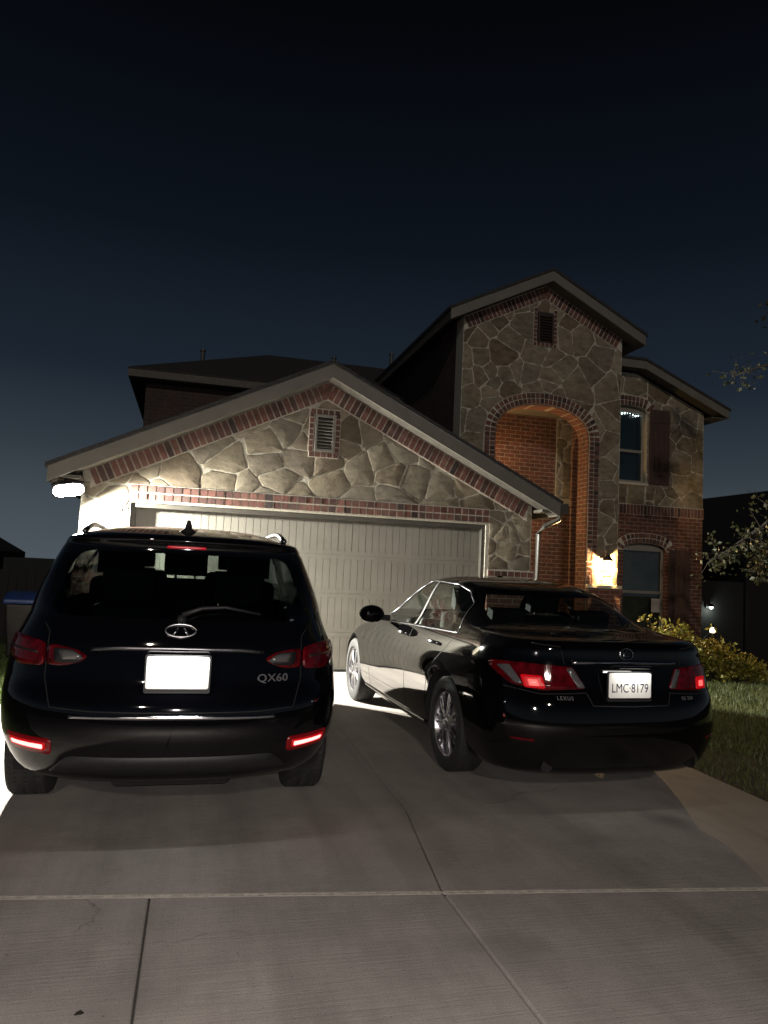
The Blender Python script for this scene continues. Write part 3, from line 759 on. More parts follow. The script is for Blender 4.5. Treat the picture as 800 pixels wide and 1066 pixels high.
# ------------------------------------------------------------------ lamps on the house
def light(name, parent, loc, energy, col, rad, typ='POINT'):
    l = bpy.data.lights.new(name, typ); o = bpy.data.objects.new(name, l); COL.objects.link(o); l.energy = energy; l.color = col
    if typ == 'POINT' or typ == 'SPOT': l.shadow_soft_size = rad
    if parent: o.parent = parent; o.location = Vector(loc)-base(parent)
    else: o.location = loc
    return o
def floodlight():
    e = empty('floodlight', (-1.52, 9.80, 2.34), 'blazing white wide headed floodlight under the left garage eave', 'floodlight')
    m = MB(); m.box(-1.57, -1.41, 9.76, 9.88, 2.315, 2.358); m.build('mounting_box', M['iron'], e, bevel=.01)
    d = Vector((.22, -.62, -.62)).normalized(); c = Vector((-1.50, 9.70, 2.215)); u = Vector((1, 0, 0)); u = (u-d*u.dot(d)).normalized(); v = u.cross(d).normalized()
    m = MB(); m.tube([(-1.50, 9.80, 2.33), (-1.48, 9.76, 2.29), c-d*.05], .016, 8); m.build('arm', M['iron'], e, smooth=50)
    m = MB(); m.obox(c-d*.025, u, v, d, .188, .104, .025); hd = m.build('lamp_head', M['iron'], e, bevel=.02)
    m = MB(); st = [(.085*sg+.094*math.cos(a), .094*math.sin(a)) for sg, a0 in ((1, -90), (-1, 90)) for a in [R(a0+18*i) for i in range(11)]]
    rows = []
    for k, off in ((1.0, .0006), (.93, .010), (.7, .020)): rows.append([c+u*(p[0]*k)+v*(p[1]*k)+d*off for p in st])
    n = len(st); m.add([p for r in rows for p in r], [(r*n+i, r*n+(i+1) % n, (r+1)*n+(i+1) % n, (r+1)*n+i) for r in range(2) for i in range(n)] + [tuple(range(2*n, 3*n)), tuple(range(n-1, -1, -1))]); m.build('lens', M['floodlens'], hd, smooth=50)
    for k in (-.08, .08):
        lo = light('flood_light', e, tuple(c+u*k+d*.03), FLOOD/2, (1, .965, .86), .03, 'SPOT')
        lo.data.spot_size = R(150); lo.data.spot_blend = 1.0; lo.rotation_euler = Vector((.72, -.48, -.50)).to_track_quat('-Z', 'Y').to_euler()
floodlight()
def lantern(loc, label, power, rot=False):
    x, y, z = loc
    e = empty('wall_lantern', (x, y, z), label, 'lantern', 'porch wall lanterns')
    def put(m, name, mat, **k):          # turned to face along +x when rot is set
        if rot: m.v = [(x-(v[1]-y), y+(v[0]-x), v[2]) for v in m.v]
        m.build(name, mat, e, **k)
    m = MB(); m.box(x-.06, x+.06, y-.03, y-.001, z-.12, z+.16); put(m, 'back_plate', M['iron'], bevel=.008)
    cy = y-.18
    m = MB(); m.tube([(x, y-.03, z+.10), (x, y-.10, z+.24), (x, cy, z+.25), (x, cy, z+.20)], .011, 8); put(m, 'bracket', M['iron'], smooth=50)
    m = MB(); m.lathe([(.11, 0), (.11, .045), (.14, .015), (.18, .012), (.19, 0)] if rot else [(.025, .0), (.025, .108), (.05, .10), (.12, .04), (.14, .015), (.18, .012), (.19, 0)], (x, cy, z+.05), 'z', 6); put(m, 'cap', M['iron'])
    m = MB()
    for k in range(6):
        t = math.pi*2*k/6+.52; a = (x+.085*math.cos(t), cy+.085*math.sin(t), z-.20); b = (x+.102*math.cos(t), cy+.102*math.sin(t), z+.078); m.tube([a, b], .004, 6)
    m.lathe([(-.215, 0), (-.215, .085), (-.195, .092), (-.195, 0)], (x, cy, z), 'z', 6); put(m, 'cage', M['iron'])
    m = MB(); m.lathe([(-.19, .080), (.07, .097)], (x, cy, z), 'z', 6); put(m, 'lantern_glass', M['cglass'])
    m = MB()
    for dx in (-.036, .036): m.lathe([(-.17, 0), (-.17, .012), (-.06, .012), (-.04, .022), (.0, .016), (.035, 0)], (x+dx, cy, z), 'z', 10)
    put(m, 'bulb', M['flame'], smooth=True)
    p = (x+.18, y, z) if rot else (x, cy, z)
    light('lantern_light', e, p, power, (1, .58, .24), .012)
    return e
lantern((7.30, YT, 1.70), 'glowing wall lantern on the outer stone pier beside the entry arch', PORCH)
lantern((4.733, 12.78, 2.62), 'lit wall lantern on the left brick side wall inside the porch', PORCH_IN, True)

# ------------------------------------------------------------------ cars
def pchip(xs, ys, xq):
    xs = np.array(xs, float); ys = np.array(ys, float); h = np.diff(xs); d = np.diff(ys)/h; n = len(xs); m = np.zeros(n)
    for i in range(1, n-1):
        if d[i-1]*d[i] > 0:
            w1 = 2*h[i]+h[i-1]; w2 = h[i]+2*h[i-1]; m[i] = (w1+w2)/(w1/d[i-1]+w2/d[i])
    m[0] = d[0]; m[-1] = d[-1]
    i = np.clip(np.searchsorted(xs, xq)-1, 0, n-2); t = (xq-xs[i])/h[i]
    return (2*t**3-3*t**2+1)*ys[i] + (t**3-2*t**2+t)*h[i]*m[i] + (-2*t**3+3*t**2)*ys[i+1] + (t**3-t**2)*h[i]*m[i+1]

def loft(levels, sub, bow, ymid, yhalf, scale, q=14, sd=30, tilt=0):
    """levels: rows of z, rear y, front y, half width, rear corner length, front corner length, rear exponent, front exponent"""
    L = np.array(levels, float); k = np.arange(len(L)); kq = np.linspace(0, len(L)-1, (len(L)-1)*sub+1)
    C = np.array([pchip(k, L[:, j], kq) for j in range(L.shape[1])]).T
    vs = []; rings = []
    for (z, yr, yf, w, lr, lf, nr, nf) in C:
        s = min(1, .92*(yf-yr)/(lr+lf)); lr *= s; lf *= s; half = []
        for i in range(q+1):
            a = math.pi/2*i/q; half.append((w*math.sin(a)**(2/nr), yr+lr-lr*math.cos(a)**(2/nr)))
        for i in range(1, sd): half.append((w, yr+lr+(yf-lf-yr-lr)*i/sd))
        for i in range(q+1):
            a = math.pi/2*i/q; half.append((w*math.cos(a)**(2/nf), yf-lf+lf*math.sin(a)**(2/nf)))
        ring = half + [(-x, y) for (x, y) in half[-2:0:-1]]
        rings.append(len(ring))
        for (x, y) in ring:
            t = (y-ymid)/yhalf
            mk = max(0, min(1, (z-.45)/.4, (1.40-z)/.25))
            vs.append((x*(1-bow*t*t)*scale[0], y*scale[1], (z-tilt*(y-.5)*mk)*scale[2]))
    n = rings[0]; bm = bmesh.new(); bv = [bm.verts.new(v) for v in vs]
    for r in range(len(C)-1):
        for i in range(n):
            j = (i+1) % n; bm.faces.new((bv[r*n+i], bv[r*n+j], bv[(r+1)*n+j], bv[(r+1)*n+i]))
    top = bv[-n:]; m = n//2
    for i in range(1, m): 
        a, b = top[i], top[i+1] if i+1 <= m else top[m]
        c, d = top[(n-i) % n], top[(n-i-1) % n]
        if i+1 < m: bm.faces.new((a, b, d, c))
    bm.faces.new((top[0], top[1], top[n-1])); bm.faces.new((top[m-1], top[m], top[m+1]))
    bm.faces.new(bv[:n][::-1])
    bm.normal_update()
    for f in bm.faces: f.smooth = True
    return bm

def in_poly(p, poly):
    x, y = p; c = False; n = len(poly)
    for i in range(n):
        x1, y1 = poly[i]; x2, y2 = poly[(i+1) % n]
        if (y1 > y) != (y2 > y) and x < (x2-x1)*(y-y1)/(y2-y1)+x1: c = not c
    return c
def round_poly(pts, r, n=5):
    out = []; N = len(pts)
    for i in range(N):
        p0, p, p1 = Vector(pts[i-1]), Vector(pts[i]), Vector(pts[(i+1) % N])
        rr = r[i] if isinstance(r, (list, tuple)) else r
        rr = min(rr, (p0-p).length*.45, (p1-p).length*.45); a = p+(p0-p).normalized()*rr; b = p+(p1-p).normalized()*rr
        for k in range(n+1):
            t = k/n; out.append(tuple(a*(1-t)**2+p*2*t*(1-t)+b*t*t))
    return out
AX = {'x': (1, 2, 0), 'y': (0, 2, 1)}
def cut_out(bm, outline, axis, side, lim=None, nmin=.05):
    """cuts a convex outline through one side of the body; returns the piece as a new bmesh"""
    ia, ib, ic = AX[axis]; P = [Vector(p) for p in outline]
    area = sum(P[i-1].x*P[i].y-P[i].x*P[i-1].y for i in range(len(P)))
    if area < 0: P = P[::-1]
    lo = (min(p.x for p in P)-.02, min(p.y for p in P)-.02); hi = (max(p.x for p in P)+.02, max(p.y for p in P)+.02)
    lay = bm.faces.layers.int.get('cand') or bm.faces.layers.int.new('cand')
    bm.normal_update()
    for f in bm.faces:
        a = [v.co[ia] for v in f.verts]; b = [v.co[ib] for v in f.verts]; c = f.calc_center_median()
        ok = f.normal[ic]*side > nmin and max(a) > lo[0] and min(a) < hi[0] and max(b) > lo[1] and min(b) < hi[1]
        if ok and lim and not (lim[0] < c[ic] < lim[1]): ok = False
        f[lay] = 1 if ok else 0
    for i in range(len(P)):
        p, q = P[i-1], P[i]; d = (q-p)
        if d.length < 1e-5: continue
        nn = Vector((0, 0, 0)); nn[ia] = d.y; nn[ib] = -d.x; co = Vector((0, 0, 0)); co[ia] = p.x; co[ib] = p.y
        fs = [f for f in bm.faces if f[lay] == 1]
        geom = fs + list({e for f in fs for e in f.edges}) + list({v for f in fs for v in f.verts})
        bmesh.ops.bisect_plane(bm, geom=geom, dist=1e-5, plane_co=co, plane_no=nn.normalized())
        # keep only what lies inside as a candidate
        for f in bm.faces:
            if f[lay] == 1:
                c = f.calc_center_median(); s = (c[ia]-p.x)*d.y-(c[ib]-p.y)*d.x
                if s > 1e-6: f[lay] = 0
    fs = [f for f in bm.faces if f[lay] == 1]
    nb = bmesh.new(); mp = {}
    for f in fs:
        vv = []
        for v in f.verts:
            if v not in mp: mp[v] = nb.verts.new(v.co)
            vv.append(mp[v])
        try: nb.faces.new(vv).smooth = True
        except ValueError: pass
    bmesh.ops.delete(bm, geom=fs, context='FACES')
    nb.normal_update(); return nb
def bm_obj(bm, name, mat, parent, solid=0, smooth_angle=None, bevel=0, sharp=True):
    me = bpy.data.meshes.new(name); bm.to_mesh(me); bm.free(); me.materials.append(mat)
    o = bpy.data.objects.new(name, me); COL.objects.link(o); o.parent = parent
    if smooth_angle: me.set_sharp_from_angle(angle=R(smooth_angle))
    if solid:
        k = o.modifiers.new('solid', 'SOLIDIFY'); k.thickness = abs(solid); k.offset = -1 if solid > 0 else 1
    return o
class Skin:
    def __init__(s, bm): s.t = BVHTree.FromBMesh(bm)
    def hit(s, a, b, axis, side):
        if axis == 'y': o, d = Vector((a, 6*side+2.5, b)), Vector((0, -side, 0))
        else: o, d = Vector((6*side, a, b)), Vector((-side, 0, 0))
        l, n, i, _ = s.t.ray_cast(o, d)
        if l is None: 
            q = Vector((a, 0 if side < 0 else 5, b)) if axis == 'y' else Vector((side, a, b))
            l, n, i, _ = s.t.find_nearest(q)
        return l, n
    def patch(s, name, outline, axis, side, mat, parent, off=.004, thick=.012, step=.03, domes=0):
        bm = bmesh.new(); vs = [bm.verts.new((p[0], p[1], 0)) for p in outline]; bm.faces.new(vs)
        a0, a1 = min(p[0] for p in outline), max(p[0] for p in outline); b0, b1 = min(p[1] for p in outline), max(p[1] for p in outline)
        for ax, lo, hi in ((0, a0, a1), (1, b0, b1)):
            k = lo+step
            while k < hi-1e-4:
                co = Vector((0, 0, 0)); co[ax] = k; no = Vector((0, 0, 0)); no[ax] = 1
                bmesh.ops.bisect_plane(bm, geom=bm.verts[:]+bm.edges[:]+bm.faces[:], dist=1e-5, plane_co=co, plane_no=no); k += step
        for v in bm.verts:
            l, n = s.hit(v.co.x, v.co.y, axis, side); v.co = l+n*off
        bm.normal_update()
        if bm.faces and sum((f.normal[AX[axis][2]]*side*f.calc_area() for f in bm.faces)) < 0: bmesh.ops.reverse_faces(bm, faces=bm.faces)
        for f in bm.faces: f.smooth = True
        return bm_obj(bm, name, mat, parent, solid=thick)
    def ribbon(s, name, pts, width, axis, side, mat, parent, off=.002, thick=.004, closed=False, step=.025):
        P = [Vector(p) for p in pts]; P = P+[P[0]] if closed else P; Q = []
        for a, b in zip(P, P[1:]):
            n = max(1, int((b-a).length/step))
            for i in range(n): Q.append(a+(b-a)*i/n)
        Q.append(P[-1]); bm = bmesh.new(); rows = []
        for i, p in enumerate(Q):
            d = (Q[min(i+1, len(Q)-1)]-Q[max(i-1, 0)]).normalized() if not (closed and i in (0, len(Q)-1)) else (Q[1]-Q[-2]).normalized()
            nn = Vector((-d.y, d.x))*(width/2); r = []
            for t in (-1, 0, 1):
                l, n = s.hit(p.x+nn.x*t, p.y+nn.y*t, axis, side); r.append(bm.verts.new(l+n*off))
            rows.append(r)
        for a, b in zip(rows, rows[1:]):
            for j in (0, 1): bm.faces.new((a[j], b[j], b[j+1], a[j+1])).smooth = True
        bm.normal_update()
        if sum(f.normal[AX[axis][2]]*side for f in bm.faces) < 0: bmesh.ops.reverse_faces(bm, faces=bm.faces)
        return bm_obj(bm, name, mat, parent, solid=thick)
    def text(s, name, txt, size, at, mat, parent, off=.005, thick=.004, axis='y', side=-1, spacing=1.0, flat=None, extrude=0, xscale=1):
        cu = bpy.data.curves.new('txt', 'FONT'); cu.body = txt; cu.size = size; cu.align_x = 'CENTER'; cu.space_character = spacing; cu.resolution_u = 3
        t = bpy.data.objects.new('txt', cu); COL.objects.link(t); bpy.context.view_layer.update()
        me = t.to_mesh(); bm = bmesh.new(); bm.from_mesh(me); t.to_mesh_clear(); bpy.data.objects.remove(t); bpy.data.curves.remove(cu)
        for v in bm.verts:
            a, b = at[0]+v.co.x*xscale, at[1]+v.co.y
            if flat is not None: v.co = flat(a, b, off)
            else:
                l, n = s.hit(a, b, axis, side); v.co = l+n*off
        bm.normal_update()
        if sum(f.normal.y*f.calc_area() for f in bm.faces) > 0: bmesh.ops.reverse_faces(bm, faces=bm.faces)
        return bm_obj(bm, name, mat, parent, solid=thick)

def wheel(parent, x, y, r, wd, side, spokes, rimmat, double=True, seed=0):
    """tyre with tread blocks, alloy rim with spokes, hub cap, brake disc"""
    c = (x, y, r); s = side; h = wd/2
    e = empty('wheel', c); e.parent = parent
    rr = r*.685
    def B(mb, name, mat, sm=30, par=None, bevel=0): return mb.build(name, mat, par or e, smooth=sm, bevel=bevel, local=True)
    m = MB(); m.lathe([(-h*.78, rr), (-h*.98, rr*1.08), (-h, r*.86), (-h*.93, r*.955), (-h*.80, r*.988), (-h*.5, r*.998), (-h*.48, r*.985), (-h*.42, r*.985), (-h*.40, r), (-.012, r), (-.01, r*.985), (.01, r*.985), (.012, r), (h*.40, r), (h*.42, r*.985), (h*.48, r*.985), (h*.5, r*.998), (h*.80, r*.988), (h*.93, r*.955), (h, r*.86), (h*.98, rr*1.08), (h*.78, rr)], (0, 0, 0), 'x', 56)
    t = B(m, 'tyre', M['rubber'], 40)
    m = MB(); rnd = random.Random(seed)
    for k in range(60):
        a = 2*math.pi*k/60
        for xx in (0,):
            d = Vector((0, math.cos(a), math.sin(a))); u = Vector((0, -math.sin(a), math.cos(a)))
            m.obox(d*(r*.991), Vector((1, 0, 0)), u, d, h*.78, r*.034, r*.006)
    B(m, 'tread_block', M['tread'], False, t)
    m = MB(); m.lathe([(s*h*.80, rr*1.01), (s*h*.86, rr*1.0), (s*h*.84, rr*.965), (s*h*.70, rr*.945), (s*h*.3, rr*.90), (-s*h*.7, rr*.92)], (0, 0, 0), 'x', 48)
    rim = B(m, 'rim', rimmat, 40)
    m = MB(); fx = s*h*.70
    n = spokes
    for k in range(n):
        for da in ((-.13, .13) if double else (0,)):
            a = 2*math.pi*k/n; a0 = a+da*.55; a1 = a+da
            p0 = Vector((fx*1.02, math.cos(a0)*rr*.20, math.sin(a0)*rr*.20)); p1 = Vector((fx*.93, math.cos(a1)*rr*.95, math.sin(a1)*rr*.95))
            d = (p1-p0); L = d.length; d.normalize(); u = Vector((1, 0, 0)).cross(d).normalized(); q = d.cross(u)
            w0, w1 = (rr*.052, rr*.040) if double else (rr*.10, rr*.085)
            vs = []
            for (p, w) in ((p0, w0), (p1, w1)):
                for (i, j) in ((-1, -1), (1, -1), (1, 1), (-1, 1)): vs.append(p+u*(w*i*(1 if j*s*q.x > 0 else 1.25))+q*(.012*j))
            m.add(vs, [(0, 3, 2, 1), (4, 5, 6, 7), (0, 1, 5, 4), (1, 2, 6, 5), (2, 3, 7, 6), (3, 0, 4, 7)])
    B(m, 'spokes', rimmat, 20, rim, bevel=.003).name = 'spoke_star'
    m = MB(); m.lathe([(fx*.6, rr*.27), (fx*1.02, rr*.25), (fx*1.1, rr*.18), (fx*1.13, rr*.10), (fx*1.13, 0)], (0, 0, 0), 'x', 28); B(m, 'hub_cap', rimmat, 40, rim)
    m = MB(); m.lathe([(fx*.1, 0), (fx*.1, rr*.74), (fx*.0, rr*.74), (fx*.0, 0)], (0, 0, 0), 'x', 32); B(m, 'brake_disc', M['dalloy'], 40)
    return e
def wheel_arch(bm, skin, parent, y, r, zc, side, bound=.95):
    pts = [(y+r*math.cos(a), zc+r*math.sin(a)) for a in [2*math.pi*i/36 for i in range(36)]]
    prof = []
    for i in range(37):
        a = -.35+(math.pi+.70)*i/36; p = (y+r*math.cos(a), zc+r*math.sin(a)); l, n = skin.hit(p[0], max(.21, p[1]), 'x', side); prof.append((p, l.x))
    cut_out(bm, pts, 'x', side).free()
    m = bmesh.new(); o = []; inn = []
    for (p, x) in prof: o.append(m.verts.new((x-side*.003, p[0], p[1]))); inn.append(m.verts.new((side*.52, p[0], p[1])))
    for i in range(36): m.faces.new((o[i], o[i+1], inn[i+1], inn[i])).smooth = True
    m.faces.new(inn)
    return bm_obj(m, 'wheel_well', M['liner'], parent)

def seat(parent, x, y, z, wd, mat, hz=.62, head=True, lean=.16, local=True):
    m = MB(); m.box(x-wd/2, x+wd/2, y-.05, y+.48, z-.10, z+.06)
    up = Vector((0, -lean, 1)).normalized(); fw = up.cross(Vector((-1, 0, 0)))
    c = Vector((x, y-.02, z+.02))+up*(hz/2)
    m.obox(c, Vector((1, 0, 0)), fw, up, wd/2-.01, .065, hz/2)
    o = m.build('seat', mat, parent, local=True, bevel=.045, smooth=60)
    if head:
        h = MB(); hc = Vector((x, y-.02, z+.02))+up*(hz+.115); h.obox(hc, Vector((1, 0, 0)), fw, up, .135, .05, .085)
        for dx in (-.06, .06): h.tube([Vector((x+dx, y-.02, z+.02))+up*(hz-.02), hc+Vector((dx, 0, -.06))], .008, 6)
        h.build('headrest', mat, o, local=True, bevel=.035, smooth=60)
    return o
def seam(skin, pts, axis, side, parent, closed=False):
    return skin.ribbon('panel_gap', pts, .006, axis, side, M['liner'], parent, off=.0008, thick=.0005, closed=closed)

def light_local(name, parent, loc, energy, col, rad, typ='POINT', size=(.2, .03), rot=None):
    l = bpy.data.lights.new(name, typ); o = bpy.data.objects.new(name, l); COL.objects.link(o); l.energy = energy; l.color = col; o.parent = parent; o.location = loc
    if typ == 'AREA': l.shape = 'RECTANGLE'; l.size, l.size_y = size
    else: l.shadow_soft_size = rad
    if rot: o.rotation_euler = rot
    return o
def plate(skin, parent, x, z, wd, ht, mat, text=None, tilt=.0, proud=.018):
    ys = [skin.hit(x+i*wd/2, z+j*ht/2, 'y', -1)[0].y for i in (-1, 0, 1) for j in (-1, 1)]
    y0 = min(ys)-proud
    def F(a, b, off): return Vector((a, y0-off-(b-z)*-tilt, b))
    m = MB(); pts = round_poly([(x-wd/2, z-ht/2), (x+wd/2, z-ht/2), (x+wd/2, z+ht/2), (x-wd/2, z+ht/2)], .012)
    m.prism(pts, y0-.002, y0+.002); p = m.build('licence_plate', mat, parent, local=True)
    m = MB(); o = round_poly([(x-wd/2-.008, z-ht/2-.022), (x+wd/2+.008, z-ht/2-.022), (x+wd/2+.008, z+ht/2+.008), (x-wd/2-.008, z+ht/2+.008)], .012)
    m.prism(o, y0+.0022, y0+.012); m.build('plate_frame', M['blackplastic'], p, local=True)
    return p, F, y0

def suv():
    SX, SY, SZ = .948, 1, .955
    e = empty('parked_suv', (-.02, 3.83, 0), 'black midsize suv seen from behind, blank bright plate and red bumper reflectors with painted glow', 'suv')
    L = [ # z, yr, yf, w, Lr, Lf, nr, nf
     (.315, .42, 4.30, .78, .55, .5, 2.6, 3),
     (.300, .16, 4.45, .86, .62, .6, 2.5, 3),
     (.42, .05, 4.55, .935, .66, .7, 2.5, 2.8),
     (.55, .00, 4.60, .970, .68, .75, 2.5, 2.6),
     (.70, .01, 4.60, .985, .70, .75, 2.5, 2.5),
     (.82, .06, 4.56, .985, .72, .75, 2.5, 2.5),
     (.95, .085, 4.42, .970, .74, .75, 2.5, 2.5),
     (1.03, .10, 4.05, .945, .74, .8, 2.5, 2.4),
     (1.08, .115, 3.62, .920, .72, .8, 2.5, 2.3),
     (1.14, .14, 3.42, .893, .68, .72, 2.5, 2.3),
     (1.24, .20, 3.22, .865, .62, .66, 2.6, 2.4),
     (1.38, .30, 2.96, .808, .50, .6, 2.7, 2.5),
     (1.49, .395, 2.74, .764, .44, .55, 2.8, 2.6),
     (1.545, .41, 2.62, .732, .42, .55, 3.0, 2.7),
     (1.59, .385, 2.55, .70, .40, .55, 3.0, 2.7),
     (1.615, .43, 2.48, .648, .46, .55, 3.0, 2.7),
     (1.645, .62, 2.38, .585, .48, .6, 2.8, 2.6),
     (1.685, .95, 2.22, .47, .45, .5, 2.6, 2.5),
     (1.708, 1.28, 2.02, .36, .3, .3, 2.4, 2.4),
     (1.718, 1.52, 1.86, .20, .15, .15, 2.2, 2.2),
     (1.720, 1.64, 1.76, .08, .05, .05, 2.2, 2.2)]
    bm = loft(L, 5, .035, 2.4, 2.6, (SX, SY, SZ)); S = Skin(bm)
    body = None
    # openings
    rw = round_poly([(-.68, 1.105), (.68, 1.105), (.565, 1.445), (-.565, 1.445)], [.10, .10, .08, .08])
    rear_glass = cut_out(bm, rw, 'y', -1, lim=(-1, 1.2))
    ws = round_poly([(-.68, 1.10), (.68, 1.10), (.55, 1.47), (-.55, 1.47)], .08)
    wind = cut_out(bm, ws, 'y', 1, lim=(2.2, 4.2))
    sides = []
    for s in (-1, 1):
        for o in ([(.92, 1.13), (1.50, 1.11), (1.50, 1.46), (1.20, 1.44)], [(1.56, 1.11), (2.30, 1.10), (2.30, 1.48), (1.56, 1.47)], [(2.36, 1.10), (3.05, 1.10), (2.72, 1.34), (2.42, 1.475)]):
            sides.append((cut_out(bm, round_poly(o, .045), 'x', s), o, s))
    fr = 1.03; wb = 2.90; rad = .362
    for s in (-1, 1):
        for yy in (fr, fr+wb-.35): wheel_arch(bm, S, e, yy, .415, rad+.012, s)
    body = bm_obj(bm, 'body', M['suvpaint'], e)
    bm_obj(rear_glass, 'rear_window', M['tglass'], e); bm_obj(wind, 'windscreen', M['cglass'], e)
    for nb, o, s in sides: bm_obj(nb, 'side_window', M['sglass'], e)
    for s in (-1, 1):
        for yy in (fr, fr+wb-.35): wheel(e, s*(.912-.125), yy, rad, .235, s, 5, M['alloy'], True, seed=int(yy*10))
    # cabin
    m = MB(); m.box(-.72, .72, .45, 3.3, .52, .56); m.box(-.60, .60, .38, .50, .56, .98); m.build('cabin_floor', M['cabin'], e, local=True)
    m = MB(); m.obox((0, 3.15, .98), Vector((1, 0, 0)), Vector((0, 1, 0)), Vector((0, 0, 1)), .66, .22, .085); m.build('dashboard', M['cabin'], e, local=True, bevel=.04)
    for x in (-.37, .37): seat(e, x, 2.15, .72, .48, M['cabin'], .60)
    for x in (-.40, 0, .40): seat(e, x, 1.25, .74, .38, M['cabin'], .54, True)
    for x in (-.30, .30): seat(e, x, .62, .76, .40, M['cabin'], .38, True)
    m = MB(); m.lathe([(-.016, .17), (0, .186), (.016, .17), (0, .154)], (-.37, 2.86, 1.02), 'y', 28, close=True); m.build('steering_wheel', M['blackplastic'], e, smooth=True, local=True)
    m = MB(); m.obox((0, 2.42, 1.39), Vector((1, 0, 0)), Vector((0, 1, 0)), Vector((0, 0, 1)), .12, .015, .033); m.build('rear_view_mirror', M['blackplastic'], e, bevel=.012, local=True)
    # tail lamps: outer on the wing, inner on the tailgate
    for s in (-1, 1):
        def X(pts): return [(s*p[0], p[1]) for p in (pts if s > 0 else pts[::-1])]
        o = S.patch('tail_lamp', X(round_poly([(0.655, 0.852), (0.800, 0.842), (0.885, 0.897), (0.885, 0.967), (0.830, 0.987), (0.660, 0.967)], .03)), 'y', -1, M['lens'], e, off=.010, thick=.02)
        S.ribbon('lamp_rib', X([(0.690, 0.912), (0.860, 0.922)]), .010, 'y', -1, M['blackplastic'], o, off=.013)
        i = S.patch('tail_lamp', X(round_poly([(0.440, 0.912), (0.470, 0.882), (0.560, 0.857), (0.640, 0.860), (0.645, 0.952), (0.600, 0.957), (0.500, 0.942)], .02)), 'y', -1, M['lens'], e, off=.010, thick=.02)
        S.patch('reversing_lens', X(round_poly([(0.465, 0.912), (0.490, 0.892), (0.565, 0.887), (0.585, 0.932), (0.520, 0.932)], .015)), 'y', -1, M['clens'], i, off=.014, thick=.006)
        S.patch('lamp_surround', X(round_poly([(0.455, 0.902), (0.485, 0.875), (0.600, 0.872), (0.612, 0.942), (0.510, 0.939)], .015)), 'y', -1, M['blackplastic'], i, off=.0115, thick=.004)
        rf = S.patch('bumper_reflector', X(round_poly([(.615, .462), (.775, .470), (.785, .486), (.615, .484)], .006)), 'y', -1, M['refl'], e, off=.008, thick=.010)  # reflector made to glow, though it is no lamp
        S.patch('reflector_halo', X(round_poly([(.603, .452), (.788, .459), (.80, .498), (.603, .495)], .014)), 'y', -1, M['reflhalo'], rf, off=.006, thick=.006); S.patch('reflector_halo_rim', X(round_poly([(.575, .432), (.805, .440), (.825, .518), (.575, .514)], .025)), 'y', -1, M['refldim'], rf, off=.003, thick=.006)  # two glowing tiers painted as a halo round the reflector, not car parts
        seam(S, X([(.645, .80), (.65, 1.02), (.685, 1.06)]), 'y', -1, e)
        seam(S, X([(.645, .80), (.60, .665), (.4, .655), (0, .653)]), 'y', -1, e)
    S.ribbon('chrome_trim', [(-.43, .948), (-.30, .957), (0, .960), (.30, .957), (.43, .948)], .022, 'y', -1, M['dalloy'], e, off=.010, thick=.012)
    S.ribbon('bumper_strip', [(-.50, .628), (-.25, .630), (0, .631), (.25, .630), (.50, .628)], .018, 'y', -1, M['chrome'], e, off=.006, thick=.010)
    S.patch('lower_valance', round_poly([(-.60, .335), (.60, .335), (.50, .435), (-.50, .435)], .03), 'y', -1, M['blackplastic'], e, off=.005, thick=.01, step=.05)
    # emblem: oval ring with two strokes rising to a point
    ov = [(.076*math.cos(2*math.pi*k/40), 1.048+.031*math.sin(2*math.pi*k/40)) for k in range(40)]
    em = S.ribbon('emblem', ov, .009, 'y', -1, M['alloy'], e, off=.012, thick=.010, closed=True)
    S.ribbon('emblem_stroke', [(-.040, 1.022), (-.012, 1.060)], .010, 'y', -1, M['chrome'], em, off=.011, thick=.009); S.ribbon('emblem_stroke', [(.040, 1.022), (.012, 1.060)], .010, 'y', -1, M['chrome'], em, off=.011, thick=.009)
    S.text('badge', 'QX60', .056, (.485, .795), M['badge'], e, off=.006, thick=.005, spacing=1.05, xscale=1.15)
    p, F, y0 = plate(S, e, 0, .848, .305, .160, M['plate'])
    light_local('plate_fill', e, (0, y0-.055, .938), PLATE_FILL, (1, 1, .97), .02, 'AREA', (.24, .02), (R(22), 0, 0))  # fill added to imitate flash return from the plate; car lamps are off
    m = MB(); m.box(-.15, .15, y0-.07, y0+.03, .943, .953); m.build('plate_hood', M['suvpaint'], e, local=True, bevel=.005)
    # high brake lamp, antenna, wiper, roof rails, exhaust, mirrors
    S.patch('high_brake_lamp', round_poly([(-.105, 1.474), (.105, 1.474), (.105, 1.490), (-.105, 1.490)], .005), 'y', -1, M['chmsl'], e, off=.006, thick=.012)
    m = MB(); m.lathe([(0, .052), (.012, .045), (.03, .022), (.06, .016), (.075, .010), (.08, 0)], (0, .72, 1.575), 'z', 16); m.build('roof_antenna', M['blackplastic'], e, smooth=True, local=True)
    m = MB()
    wp = [S.hit(a, b, 'y', -1) for a, b in ((.0, 1.115), (.10, 1.150), (.22, 1.158), (.40, 1.128))]
    m.tube([l+n*.028 for l, n in wp], [.014, .011, .009, .006], 8); wo = m.build('rear_wiper', M['blackplastic'], e, smooth=True, local=True)
    m = MB(); l, n = S.hit(0, 1.105, 'y', -1); m.lathe([(-.035, 0), (-.03, .022), (.02, .026)], l, 'y', 16); m.build('wiper_pivot', M['blackplastic'], wo, smooth=True, local=True)
